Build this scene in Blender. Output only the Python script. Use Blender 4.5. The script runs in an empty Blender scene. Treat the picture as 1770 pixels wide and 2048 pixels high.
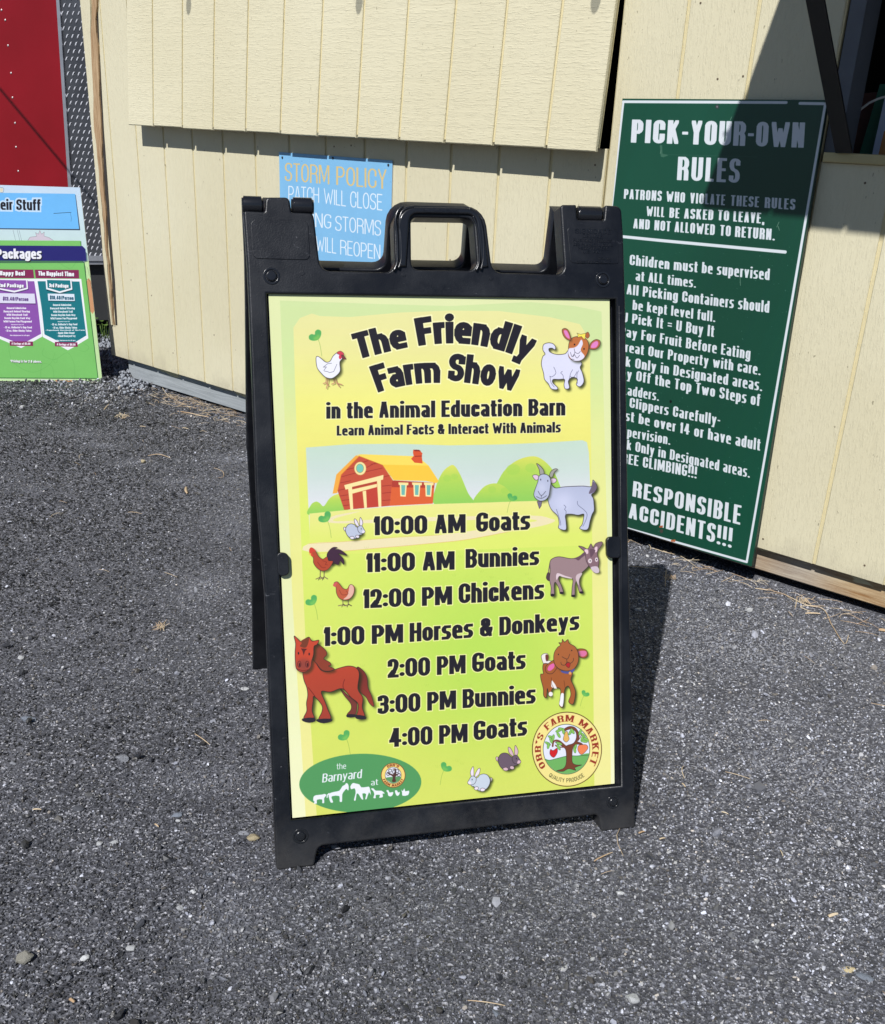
import bpy, bmesh, math, random
import numpy as np
from mathutils import Vector, Matrix, Euler, noise

# ================================================================ camera, light, exposure
SC = bpy.context.scene; COL = SC.collection
F, CY, PITCH, ROLL = 2016.278, 1142.684, -0.41309, 0.0467748      # pixels of the 1770 x 2048 photograph / radians
EYE = np.array([0, 0, 1.214])
def _rot(p, r):
    B = np.array([[1, 0, 0], [0, 0, -1], [0, 1, 0]], float)
    R = np.array([[math.cos(r), -math.sin(r), 0], [math.sin(r), math.cos(r), 0], [0, 0, 1]])
    P = np.array([[1, 0, 0], [0, math.cos(p), -math.sin(p)], [0, math.sin(p), math.cos(p)]])
    return B @ P @ R
CM = _rot(PITCH, ROLL)
cam_d = bpy.data.cameras.new('camera'); cam = bpy.data.objects.new('camera', cam_d); COL.objects.link(cam)
cam_d.sensor_fit = 'HORIZONTAL'; cam_d.sensor_width = 36; cam_d.lens = F/1770*36
cam_d.shift_y = (CY-1024)/1770; cam_d.clip_start = .05; cam_d.clip_end = 400
M4 = np.eye(4); M4[:3, :3] = CM; M4[:3, 3] = EYE; cam.matrix_world = Matrix(M4.tolist()); SC.camera = cam
SUN_TO = np.array([-.278, -.621, .7326]); SUN_TO /= np.linalg.norm(SUN_TO)
w = bpy.data.worlds.new('World'); SC.world = w; w.use_nodes = True; nt = w.node_tree; nt.nodes.clear()
sky = nt.nodes.new('ShaderNodeTexSky'); sky.sky_type = 'NISHITA'; sky.sun_disc = False; sky.ozone_density = 6.0; sky.air_density = 1.0; sky.dust_density = .4; sky.sun_elevation = math.radians(47.1); sky.sun_rotation = math.radians(204)
bg = nt.nodes.new('ShaderNodeBackground'); bg.inputs[1].default_value = .05; wo = nt.nodes.new('ShaderNodeOutputWorld')
nt.links.new(sky.outputs[0], bg.inputs[0]); nt.links.new(bg.outputs[0], wo.inputs[0])
sun_d = bpy.data.lights.new('sun', 'SUN'); sun_d.energy = 5.0; sun_d.angle = math.radians(.53); sun_d.color = (1, .982, .955)
sun = bpy.data.objects.new('sun', sun_d); COL.objects.link(sun); sun.location = (-3, -6, 8); sun.rotation_euler = Vector(SUN_TO).to_track_quat('Z', 'Y').to_euler()
vs = SC.view_settings; vs.view_transform = 'Standard'; vs.look = 'None'; vs.exposure = 0.14; vs.gamma = 1; vs.use_curve_mapping = False
try: SC.cycles.use_denoising = True; SC.cycles.max_bounces = 8; SC.cycles.use_adaptive_sampling = True; SC.cycles.adaptive_threshold = .015
except Exception: pass

# ================================================================ measuring: photo pixel <-> place
def ray(p): return CM @ np.array([(p[0]-885)/F, -(p[1]-CY)/F, -1.])
def proj(X):
    c = CM.T @ (np.asarray(X, float)-EYE); return (885+F*c[0]/-c[2], CY-F*c[1]/-c[2])
def on_plane(p, P0, N):
    r = ray(p); return EYE+r*((P0-EYE) @ N)/(r @ N)
def on_ground(p, z=0): return on_plane(p, np.array([0, 0, z]), np.array([0, 0, 1.]))
AW = -.699977; DW = 2.76418
WN = np.array([-math.sin(AW), math.cos(AW), 0]); WT = np.array([math.cos(AW), math.sin(AW), 0])
def wl(p, off=0.0):                      # a pixel on the shed's wall plane -> (s, z)
    X = on_plane(p, WN*(DW-off), WN); return float(X @ WT), float(X[2])
def wall_pt(s, off, z): return WN*(DW-off)+WT*s+np.array([0, 0, z])

# ================================================================ helpers
def mesh_obj(name, V, Fc, mat, parent=None, smooth_=False, label=None):
    me = bpy.data.meshes.new(name); me.from_pydata([tuple(map(float, v)) for v in V], [], Fc); me.update()
    return finish(name, me, mat, parent, smooth_, label)
def finish(name, me, mat, parent=None, smooth_=False, label=None):
    if mat and not me.materials: me.materials.append(mat)
    if smooth_: me.shade_smooth()
    o = bpy.data.objects.new(name, me); COL.objects.link(o)
    if parent: o.parent = parent
    if label: o['label'] = label
    return o
def empty(name, loc=(0, 0, 0), rot=(0, 0, 0), mat=None):
    o = bpy.data.objects.new(name, None); COL.objects.link(o); o.empty_display_size = .1
    if mat is not None: o.matrix_world = mat
    else: o.location = loc; o.rotation_euler = rot
    return o
def tag(o, label=None, cat=None, group=None, kind=None):
    if label: o['label'] = label
    if cat: o['category'] = cat
    if group: o['group'] = group
    if kind: o['kind'] = kind
    return o
def box_bm(bm, x0, x1, y0, y1, z0, z1, M=None):
    v = [bm.verts.new((x, y, z)) for x in (x0, x1) for y in (y0, y1) for z in (z0, z1)]
    for f in ((0, 1, 3, 2), (4, 6, 7, 5), (0, 4, 5, 1), (2, 3, 7, 6), (0, 2, 6, 4), (1, 5, 7, 3)): bm.faces.new([v[i] for i in f])
    if M is not None: bmesh.ops.transform(bm, matrix=M, verts=v)
    return v
def box(name, x0, x1, y0, y1, z0, z1, mat, parent=None, bev=0, label=None, M=None, seg=2):
    bm = bmesh.new(); box_bm(bm, x0, x1, y0, y1, z0, z1, M)
    if bev: bmesh.ops.bevel(bm, geom=bm.edges[:], offset=bev, segments=seg, profile=.6, affect='EDGES')
    me = bpy.data.meshes.new(name); bm.to_mesh(me); bm.free(); return finish(name, me, mat, parent, bev > 0 and seg > 1, label)
def cyl(name, r, x0, x1, mat, parent=None, axis='X', loc=(0, 0, 0), bev=0, n=24, label=None):
    bm = bmesh.new(); bmesh.ops.create_cone(bm, cap_ends=True, segments=n, radius1=r, radius2=r, depth=x1-x0)
    if bev: bmesh.ops.bevel(bm, geom=[e for e in bm.edges if abs(e.verts[0].co.z-e.verts[1].co.z) < 1e-6], offset=bev, segments=3, affect='EDGES')
    bmesh.ops.translate(bm, vec=(0, 0, (x0+x1)/2), verts=bm.verts)
    R = {'X': Matrix.Rotation(math.pi/2, 4, 'Y'), 'Y': Matrix.Rotation(-math.pi/2, 4, 'X'), 'Z': Matrix.Identity(4)}[axis]
    bmesh.ops.transform(bm, matrix=Matrix.Translation(loc) @ R, verts=bm.verts)
    me = bpy.data.meshes.new(name); bm.to_mesh(me); bm.free(); o = finish(name, me, mat, parent, True, label); o.modifiers.new('edges', 'WEIGHTED_NORMAL').weight = 100; return o
def round_poly(P, k=6):
    """corners (x, y, radius) -> polyline"""
    out = []; n = len(P)
    for i, q in enumerate(P):
        p = np.array(q[:2], float); r = q[2] if len(q) > 2 else 0
        if r <= 0: out.append(tuple(p)); continue
        a, b = np.array(P[i-1][:2], float), np.array(P[(i+1) % n][:2], float)
        la, lb = np.hypot(*(a-p)), np.hypot(*(b-p)); r = min(r, la*.49, lb*.49)
        A, B = p+(a-p)/la*r, p+(b-p)/lb*r
        for t in np.linspace(0, 1, k):
            c1, c2 = A+(p-A)*.56, B+(p-B)*.56; out.append(tuple((1-t)**3*A+3*(1-t)**2*t*c1+3*(1-t)*t*t*c2+t**3*B))
    return out
def slab(name, loops, z0, z1, bev, mat, parent=None, label=None, seg=3):
    """flat outline with holes, given real thickness and rounded edges"""
    cu = bpy.data.curves.new(name, 'CURVE'); cu.dimensions = '2D'; cu.fill_mode = 'BOTH'
    cu.extrude = (z1-z0)/2-bev; cu.bevel_depth = bev; cu.bevel_resolution = seg; cu.offset = -bev
    for L in loops:
        s = cu.splines.new('POLY'); s.points.add(len(L)-1); s.use_cyclic_u = True
        for p, q in zip(s.points, L): p.co = (q[0], q[1], 0, 1)
    t = bpy.data.objects.new(name, cu); COL.objects.link(t); dg = bpy.context.evaluated_depsgraph_get()
    me = bpy.data.meshes.new_from_object(t.evaluated_get(dg)); bpy.data.objects.remove(t); bpy.data.curves.remove(cu)
    me.transform(Matrix.Translation((0, 0, (z0+z1)/2))); me.name = name; me.materials.clear()
    o = finish(name, me, mat, parent, False, label)
    return o
def tube(name, P, r, mat, parent=None, label=None, n=8, taper=None):
    P = [Vector(p) for p in P]; V = []; Fc = []
    for i, p in enumerate(P):
        d = (P[min(i+1, len(P)-1)]-P[max(i-1, 0)]).normalized(); a = d.orthogonal().normalized() if i == 0 else (a-d*a.dot(d)).normalized(); b = d.cross(a)
        rr = r*(taper[i] if taper else 1)
        for k in range(n): t = 2*math.pi*k/n; V.append(p+a*math.cos(t)*rr+b*math.sin(t)*rr)
    for i in range(len(P)-1):
        for k in range(n): Fc.append((i*n+k, i*n+(k+1) % n, (i+1)*n+(k+1) % n, (i+1)*n+k))
    Fc.append(tuple(range(n))[::-1]); Fc.append(tuple(range((len(P)-1)*n, len(P)*n)))
    return mesh_obj(name, V, Fc, mat, parent, True, label)

# ================================================================ materials
class NT:
    def __init__(s, name):
        s.m = bpy.data.materials.new(name); s.m.use_nodes = True; s.t = s.m.node_tree; s.b = s.t.nodes['Principled BSDF']
    def n(s, typ, **k):
        x = s.t.nodes.new('ShaderNode'+typ)
        for a, v in k.items():
            if a.startswith('i_'):
                key = a[2:]; key = int(key) if key.isdigit() else key.replace('_', ' '); x.inputs[key].default_value = v
            else: setattr(x, a, v)
        return x
    def l(s, a, b): s.t.links.new(a, b)
    def co(s, scale=(1, 1, 1), obj=None, src='Object'):
        tc = s.n('TexCoord'); mp = s.n('Mapping')
        if obj: tc.object = obj
        s.l(tc.outputs[src], mp.inputs[0]); mp.inputs['Scale'].default_value = scale; return mp.outputs[0]
    def noise(s, vec, scale, detail=4, rough=.55, dist=0):
        x = s.n('TexNoise'); s.l(vec, x.inputs['Vector']); x.inputs['Scale'].default_value = scale; x.inputs['Detail'].default_value = detail; x.inputs['Roughness'].default_value = rough; x.inputs['Distortion'].default_value = dist; return x.outputs['Fac']
    def ramp(s, f, stops, interp='LINEAR'):
        r = s.n('ValToRGB'); r.color_ramp.interpolation = interp; e = r.color_ramp.elements
        while len(e) < len(stops): e.new(.5)
        for x, (p, c) in zip(e, stops): x.position = p; x.color = (*(c if hasattr(c, '__len__') else (c, c, c)), 1)
        s.l(f, r.inputs[0]); return r.outputs[0]
    def mix(s, f, a, b, mode='MIX'):
        x = s.n('Mix', data_type='RGBA', blend_type=mode)
        for v, i in ((f, 0), (a, 6), (b, 7)):
            if hasattr(v, 'is_linked') or hasattr(v, 'links'): s.l(v, x.inputs[i])
            else: x.inputs[i].default_value = v if i == 0 else (*v, 1)
        return x.outputs[2]
    def math(s, op, a, b=0):
        x = s.n('Math', operation=op)
        for v, i in ((a, 0), (b, 1)):
            if hasattr(v, 'links'): s.l(v, x.inputs[i])
            else: x.inputs[i].default_value = v
        return x.outputs[0]
    def bump(s, h, dist, strength=1, nrm=None):
        b = s.n('Bump'); s.l(h, b.inputs['Height']); b.inputs['Distance'].default_value = dist; b.inputs['Strength'].default_value = strength
        if nrm: s.l(nrm, b.inputs['Normal'])
        s.l(b.outputs[0], s.b.inputs['Normal']); return b.outputs[0]
    def base(s, c, rough=.5, spec=.5, metal=0):
        if hasattr(c, 'links'): s.l(c, s.b.inputs['Base Color'])
        else: s.b.inputs['Base Color'].default_value = (*c, 1)
        if hasattr(rough, 'links'): s.l(rough, s.b.inputs['Roughness'])
        else: s.b.inputs['Roughness'].default_value = rough
        s.b.inputs['Specular IOR Level'].default_value = spec; s.b.inputs['Metallic'].default_value = metal; return s.m
def srgb(r, g, b, k=1.0):
    f = lambda c: ((c/255+.055)/1.055)**2.4 if c > 10 else c/255/12.92
    return (f(r)*k, f(g)*k, f(b)*k)
def simple(name, c, rough=.5, spec=.5, metal=0, var=.15, sc=8, bump=0, bsc=60):
    m = NT(name); v = m.co(); f = m.noise(v, sc, 5, .6)
    col = m.mix(m.ramp(f, [(.3, 0), (.7, 1)]), tuple(x*(1-var) for x in c), tuple(x*(1+var) for x in c))
    if bump: m.bump(m.noise(v, bsc, 4, .6), bump)
    return m.base(col, rough, spec, metal)
def print_mat(name, cv, gain, rough=.35, spec=.4, grime=.06, flute=.0):
    """flat print: the page painted above, as the sheet's own colour"""
    a = np.clip(cv.a, 0, 1); lin = np.where(a <= .04045, a/12.92, ((a+.055)/1.055)**2.4)*gain
    s = np.where(lin <= .0031308, lin*12.92, 1.055*np.clip(lin, 0, 1)**(1/2.4)-.055)
    px = np.ones((cv.h, cv.w, 4), np.float32); px[..., :3] = s[::-1]
    im = bpy.data.images.new(name, cv.w, cv.h, alpha=False); im.colorspace_settings.name = 'sRGB'; im.pixels.foreach_set(px.ravel()); im.update(); im.pack()
    m = NT(name); t = m.n('TexImage'); t.image = im; t.interpolation = 'Cubic'; t.extension = 'EXTEND'
    v = m.co(); f = m.noise(v, 6, 6, .7); g = m.mix(m.ramp(f, [(.35, 1-grime), (.7, 1)]), (0, 0, 0), (1, 1, 1))
    x = m.mix(1.0, t.outputs[0], g, 'MULTIPLY')
    wv = m.n('TexWave'); wv.inputs['Scale'].default_value = 210; wv.inputs['Distortion'].default_value = .4; m.l(v, wv.inputs[0])
    m.bump(m.math('ADD', m.noise(v, 9, 3, .5), m.math('MULTIPLY', wv.outputs['Fac'], flute)), .0016, .5)
    return m.base(x, rough, spec)
# ---------------------------------------------------------------- printed artwork, painted in code
import numpy as np, math

def hom(src, dst):
    A = []
    for (x, y), (u, v) in zip(src, dst):
        A += [[x, y, 1, 0, 0, 0, -u*x, -u*y, -u], [0, 0, 0, x, y, 1, -v*x, -v*y, -v]]
    return np.linalg.svd(np.array(A, float))[2][-1].reshape(3, 3)

def smooth(pts, closed=True, n=6):
    P = np.array(pts, float); out = []; N = len(P)
    for i in range(N if closed else N-1):
        p1, p2 = P[i], P[(i+1) % N]
        p0 = P[i-1] if closed or i > 0 else p1
        p3 = P[(i+2) % N] if closed or i < N-2 else p2
        for k in range(n):
            t = k/n
            out.append(.5*((2*p1)+(-p0+p2)*t+(2*p0-5*p1+4*p2-p3)*t*t+(-p0+3*p1-3*p2+p3)*t**3))
    if not closed: out.append(P[-1])
    return np.array(out)

def hull(pts):
    pts = sorted(map(tuple, pts))
    def half(ps):
        h = []
        for p in ps:
            while len(h) > 1 and (h[-1][0]-h[-2][0])*(p[1]-h[-2][1])-(h[-1][1]-h[-2][1])*(p[0]-h[-2][0]) <= 1e-12: h.pop()
            h.append(p)
        return h
    a = half(pts); b = half(pts[::-1])
    return a[:-1]+b[:-1]

def blur(m, r):
    r = max(1, int(round(r))); a = np.flatnonzero(m.max(1)); b = np.flatnonzero(m.max(0))
    if not len(a): return m
    y0, y1, x0, x1 = max(a[0]-4*r, 0), a[-1]+4*r, max(b[0]-4*r, 0), b[-1]+4*r
    out = np.zeros_like(m); out[y0:y1, x0:x1] = blur_(m[y0:y1, x0:x1], r); return out

def blur_(m, r):
    for ax in (0, 1):
        for _ in range(2):
            c = np.cumsum(np.pad(m, [(r+1, r) if i == ax else (0, 0) for i in (0, 1)]), axis=ax)
            m = (np.take(c, range(2*r+1, c.shape[ax]), ax)-np.take(c, range(0, c.shape[ax]-2*r-1), ax))/(2*r+1)
    return m

class Canvas:
    """raster page; y grows downward; H maps traced source points to page pixels"""
    def __init__(s, w, h, H, base=(255, 255, 255)):
        s.w, s.h, s.H = w, h, H
        s.a = np.ones((h, w, 3), np.float32)*np.array(base, np.float32)/255
        s.o = (0, 0, 1)
    def m(s, pts):
        P = np.array(pts, float); ox, oy, k = s.o
        P = P/k+np.array([ox, oy])
        q = np.c_[P, np.ones(len(P))] @ s.H.T
        return q[:, :2]/q[:, 2:]
    def mask(s): return np.zeros((s.h, s.w), np.float32)
    def convex(s, M, P):
        P = np.asarray(P, float)
        x0, y0 = np.floor(P.min(0)-1).astype(int); x1, y1 = np.ceil(P.max(0)+1).astype(int)
        x0, y0, x1, y1 = max(x0, 0), max(y0, 0), min(x1, s.w), min(y1, s.h)
        if x1 <= x0 or y1 <= y0: return
        d = np.roll(P, -1, 0)-P; L = np.hypot(d[:, 0], d[:, 1]); k = L > 1e-6
        P, d, L = P[k], d[k], L[k]
        if len(P) < 3: return
        area = np.sum(P[:, 0]*np.roll(P[:, 1], -1)-P[:, 1]*np.roll(P[:, 0], -1)); sg = 1 if area > 0 else -1
        X = np.arange(x0, x1)+.5; Y = np.arange(y0, y1)+.5
        nx, ny = -d[:, 1]/L*sg, d[:, 0]/L*sg
        D = nx[:, None, None]*(X[None, None, :]-P[:, 0, None, None])+ny[:, None, None]*(Y[None, :, None]-P[:, 1, None, None])
        c = np.clip(D.min(0)+.5, 0, 1).astype(np.float32)
        np.maximum(M[y0:y1, x0:x1], c, out=M[y0:y1, x0:x1])
    def poly_mask(s, P, ss=4):
        P = np.asarray(P, float); M = s.mask()
        x0, y0 = np.floor(P.min(0)).astype(int)-1; x1, y1 = np.ceil(P.max(0)).astype(int)+1
        x0, y0, x1, y1 = max(x0, 0), max(y0, 0), min(x1, s.w), min(y1, s.h)
        if x1 <= x0 or y1 <= y0: return M
        ys = y0+(np.arange((y1-y0)*ss)+.5)/ss; acc = np.zeros((len(ys), x1-x0+1))
        A, B = P, np.roll(P, -1, 0)
        for (ax, ay), (bx, by) in zip(A, B):
            if ay == by: continue
            lo, hi = min(ay, by), max(ay, by)
            i = np.where((ys >= lo) & (ys < hi))[0]
            if not len(i): continue
            x = np.clip(ax+(ys[i]-ay)*(bx-ax)/(by-ay)-x0, 0, x1-x0-1e-6)
            sg = 1 if by > ay else -1; f = np.floor(x).astype(int); fr = x-f
            np.add.at(acc, (i, f), sg*(1-fr)); np.add.at(acc, (i, f+1), sg*fr)
        c = np.minimum(np.abs(np.cumsum(acc, 1)[:, :x1-x0]), 1)
        M[y0:y1, x0:x1] = c.reshape(y1-y0, ss, -1).mean(1)
        return M
    def put(s, M, c, al=1.0):
        c = np.asarray(c, np.float32)/255
        r = np.flatnonzero(M.max(1)); q = np.flatnonzero(M.max(0))
        if not len(r): return
        sl = (slice(r[0], r[-1]+1), slice(q[0], q[-1]+1)); A = s.a[sl]
        A += (M[sl]*al)[..., None]*(c-A)
    def poly(s, pts, c, sm=0, al=1.0, raw=False):
        P = smooth(pts, True, sm) if sm else pts
        M = s.poly_mask(P if raw else s.m(P)); s.put(M, c, al); return M
    def line(s, pts, c, wd=1.2, sm=0, closed=False, al=1.0, M=None, taper=False):
        P = smooth(pts, closed, sm) if sm else np.array(pts, float)
        if closed: P = np.r_[P, P[:1]]
        P = s.m(P); own = M is None
        if own: M = s.mask()
        n = len(P)-1
        for i in range(n):
            w0 = wd/2*(1-i/n*.9) if taper else wd/2
            pen = [(w0*math.cos(t), w0*math.sin(t)) for t in np.linspace(0, 6.283, 9)[:-1]]
            s.convex(M, hull([(P[i][0]+a, P[i][1]+b) for a, b in pen]+[(P[i+1][0]+a, P[i+1][1]+b) for a, b in pen]))
        if own: s.put(M, c, al)
        return M
    def fig(s, pts, c, out=(40, 30, 35), sm=4, shadow=None, wd=1.5, grad=None):
        P = smooth(pts, True, sm) if sm else np.array(pts, float)
        if shadow:
            dx, dy, r, al = shadow
            Q = s.m(P)+np.array([dx, dy]); s.put(blur(s.poly_mask(Q), r), (40, 45, 20), al)
        M = s.poly(P, c)
        if grad is not None:
            ys = np.arange(s.h)[:, None]; Q = s.m(P); lo, hi = Q[:, 1].min(), Q[:, 1].max()
            s.put(M*np.clip((ys-lo)/(hi-lo), 0, 1).astype(np.float32), grad)
        if out is not None: s.line(P, out, wd, closed=True)
        return M

# ---- a condensed letter set drawn as strokes of a flat pen: "x,y[,r]" points, r = rounded corner
G = {
'A': (1, "0,0 .42,1 .58,1 1,0|.18,.26 .82,.26"), 'B': (1, "0,0 0,1 1,1,r 1,.54,r .1,.54|0,.54 1,.54,r 1,0,r 0,0 0,.5"),
'C': (1, "1,.66 1,1,r 0,1,r 0,0,r 1,0,r 1,.34"), 'D': (1, "0,0 0,1 1,1,r 1,0,r 0,0"), 'E': (.85, "1,1 0,1 0,0 1,0|0,.52 .85,.52"),
'F': (.82, "1,1 0,1 0,0|0,.5 .85,.5"), 'G': (1.02, "1,.8 1,1,r 0,1,r 0,0,r 1,0,r 1,.44 .6,.44"), 'H': (1.02, "0,0 0,1|1,0 1,1|0,.52 1,.52"),
'I': (0, "0,0 0,1"), 'J': (.75, "0,.3 0,0,r 1,0,r 1,1"), 'K': (1.05, "0,0 0,1|.9,1 .12,.45|.95,0 .42,.62"), 'L': (.78, "0,1 0,0 1,0"),
'M': (1.4, "0,0 0,1 .1,1 .5,.12 .9,1 1,1 1,0"), 'N': (1.05, "0,0 0,1 .06,1 .94,0 1,0 1,1"), 'O': (1.02, "0,0,r 1,0,r 1,1,r 0,1,r z"),
'P': (.98, "0,0 0,1 1,1,r 1,.44,r 0,.44"), 'Q': (1.02, "0,0,r 1,0,r 1,1,r 0,1,r z|.6,.25 1,-.06"), 'R': (1.02, "0,0 0,1 1,1,r 1,.5,r 0,.5|1,0 1,.5,r .5,.5"),
'S': (.98, "1,.8 1,1,r 0,1,r 0,.54,r 1,.48,r 1,0,r 0,0,r 0,.2"), 'T': (.9, "0,1 1,1|.5,1 .5,0"), 'U': (1.02, "0,1 0,0,r 1,0,r 1,1"),
'V': (1.0, "0,1 .47,0 .53,0 1,1"), 'W': (1.6, "0,1 .25,0 .5,.72 .75,0 1,1"), 'X': (1, "0,0 1,1|0,1 1,0"), 'Y': (1, "0,1 .5,.42 1,1|.5,.42 .5,0"),
'Z': (.9, "0,1 1,1 0,0 1,0"),
'a': (.9, ".1,.74 1,.74,r 1,0|1,.38 0,.38,r 0,0,r 1,0,r"), 'b': (.92, "0,1 0,0 1,0,r 1,.74,r 0,.74"), 'c': (.86, "1,.56 1,.74,r 0,.74,r 0,0,r 1,0,r 1,.18"),
'd': (.92, "1,1 1,0 0,0,r 0,.74,r 1,.74"), 'e': (.9, "0,.38 1,.38 1,.74,r 0,.74,r 0,0,r .98,0"), 'f': (.62, "1,1 .35,1,r .35,0|0,.74 1,.74"),
'g': (.92, "1,.74 1,-.22,r 0,-.22,r 0,-.14|1,.74 0,.74,r 0,0,r 1,0"), 'h': (.92, "0,0 0,1|0,.74 1,.74,r 1,0"), 'i': (0, "0,0 0,.74|o0,1"),
'j': (.3, "1,.74 1,-.22,r 0,-.22|o1,1"), 'k': (.92, "0,0 0,1|.95,.74 .15,.36|1,0 .4,.5"), 'l': (0, "0,0 0,1"),
'm': (1.5, "0,0 0,.74|0,.74 .5,.74,r .5,0|.5,.74 1,.74,r 1,0"), 'n': (.92, "0,0 0,.74|0,.74 1,.74,r 1,0"), 'o': (.92, "0,0,r 1,0,r 1,.74,r 0,.74,r z"),
'p': (.92, "0,-.22 0,.74 1,.74,r 1,0,r 0,0"), 'q': (.92, "1,-.22 1,.74 0,.74,r 0,0,r 1,0"), 'r': (.58, "0,0 0,.74|0,.6 .1,.74,r 1,.74"),
's': (.84, ".96,.74 0,.74,r 0,.38,r 1,.38,r 1,0,r .02,0"), 't': (.62, ".35,.95 .35,0,r 1,0|0,.74 1,.74"), 'u': (.92, "0,.74 0,0,r 1,0,r 1,.74|1,.2 1,0"),
'v': (.92, "0,.74 .47,0 .53,0 1,.74"), 'w': (1.4, "0,.74 .25,0 .5,.66 .75,0 1,.74"), 'x': (.92, "0,0 1,.74|0,.74 1,0"), 'y': (.92, "0,.74 .5,.04|1,.74 .3,-.22 .1,-.22"),
'z': (.8, "0,.74 1,.74 0,0 1,0"), '0': (1.02, "0,0,r 1,0,r 1,1,r 0,1,r z"), '1': (.5, "0,.8 1,1 1,0"), '2': (.95, "0,.7 0,1,r 1,1,r 1,.5,r 0,0 1,0"),
'3': (.95, "0,.82 0,1,r 1,1,r 1,.53,r .4,.53|.4,.53 1,.53,r 1,0,r 0,0,r 0,.18"), '4': (1.05, ".68,0 .68,1 .55,1 0,.28 1,.28"), '5': (.95, "1,1 .05,1 0,.55 1,.6,r 1,0,r 0,0,r 0,.26"),
'6': (.98, "1,.74 1,1,r 0,1,r 0,0,r 1,0,r 1,.56,r 0,.56"), '7': (.9, "0,1 1,1 .35,0"), '8': (1, "0,.54,r 1,.54,r 1,1,r 0,1,r z|0,0,r 1,0,r 1,.54,r 0,.54,r z"),
'9': (.98, "0,.26 0,0,r 1,0,r 1,1,r 0,1,r 0,.44,r 1,.44"), ':': (0, "o0,.1|o0,.62"), '.': (0, "o0,0"), ',': (.12, "1,.04 .3,-.14"), '!': (0, "0,.36 0,1|o0,0"),
'-': (.5, "0,.46 1,.46"), '=': (.8, "0,.34 1,.34|0,.62 1,.62"), '&': (1.1, "1,0 .12,.72 .12,1,r .72,1,r .72,.7 0,.36 0,0,r .75,0,r 1,.42"),
"'": (0, "0,.8 0,1"), '/': (.7, "0,0 1,1"), '$': (.95, "1,.7 1,.95,r 0,.95,r 0,.56,r 1,.46,r 1,.05,r 0,.05,r 0,.3|.5,-.1 .5,1.1"), '*': (.4, "0,.8 1,.8|.5,.65 .5,.95"),
'+': (.6, "0,.4 1,.4|.5,.15 .5,.65"), ' ': (.42, ""), '(': (.3, "1,1 0,.8,r 0,.2,r 1,0"), ')': (.3, "0,1 1,.8,r 1,.2,r 0,0"), '~': (.3, "o.5,.4"),
}
LOW = set('abcdefghijklmnopqrstuvwxyz')

def glyph(ch, W, a, b):
    rel, spec = G[ch]; w = max(rel*W, 2*a); b = b*.9 if ch in LOW else b
    if ch == ' ': return rel*W, []
    ky = ([-.22, 0, .74, 1], [-.22+b, b, .74-b, 1-b]) if ch in LOW else ([-1, 0, 1, 2], [b-1, b, 1-b, 2-b])
    out = []
    for st in spec.split('|'):
        dot = st[0] == 'o'; st = st.lstrip('o'); V = []; closed = False
        for tok in st.split():
            if tok == 'z': closed = True; continue
            q = tok.split(','); x = a+float(q[0])*(w-2*a) if rel > 0 else a
            V.append((x, float(np.interp(float(q[1]), *ky)), len(q) > 2))
        if dot: out.append(('dot', [V[0][:2]])); continue
        P = []; n = len(V); R = (w-2*a)*.5+b*.5
        for i, (x, y, r) in enumerate(V):
            p = np.array([x, y])
            if not r or (not closed and i in (0, n-1)): P.append(p); continue
            pa, pb = np.array(V[i-1][:2]), np.array(V[(i+1) % n][:2])
            la, lb = np.hypot(*(pa-p)), np.hypot(*(pb-p))
            P.append('r'); A = p+(pa-p)*min(.5, R/max(la, 1e-6)); B = p+(pb-p)*min(.5, R/max(lb, 1e-6))
            for t in np.linspace(0, 1, 6):
                k = .57; c1, c2 = A+(p-A)*k, B+(p-B)*k
                P.append((1-t)**3*A+3*(1-t)**2*t*c1+3*(1-t)*t*t*c2+t**3*B)
            P.append('e')
        pts, fl, cur = [], [], False
        for q in P:
            if isinstance(q, str): cur = q == 'r'; first = True; continue
            pts.append(q); fl.append(cur and not first); first = False
        if closed: pts.append(pts[0]); fl.append(False)
        out.append(('st', (pts, fl)))
    return w, out

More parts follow.
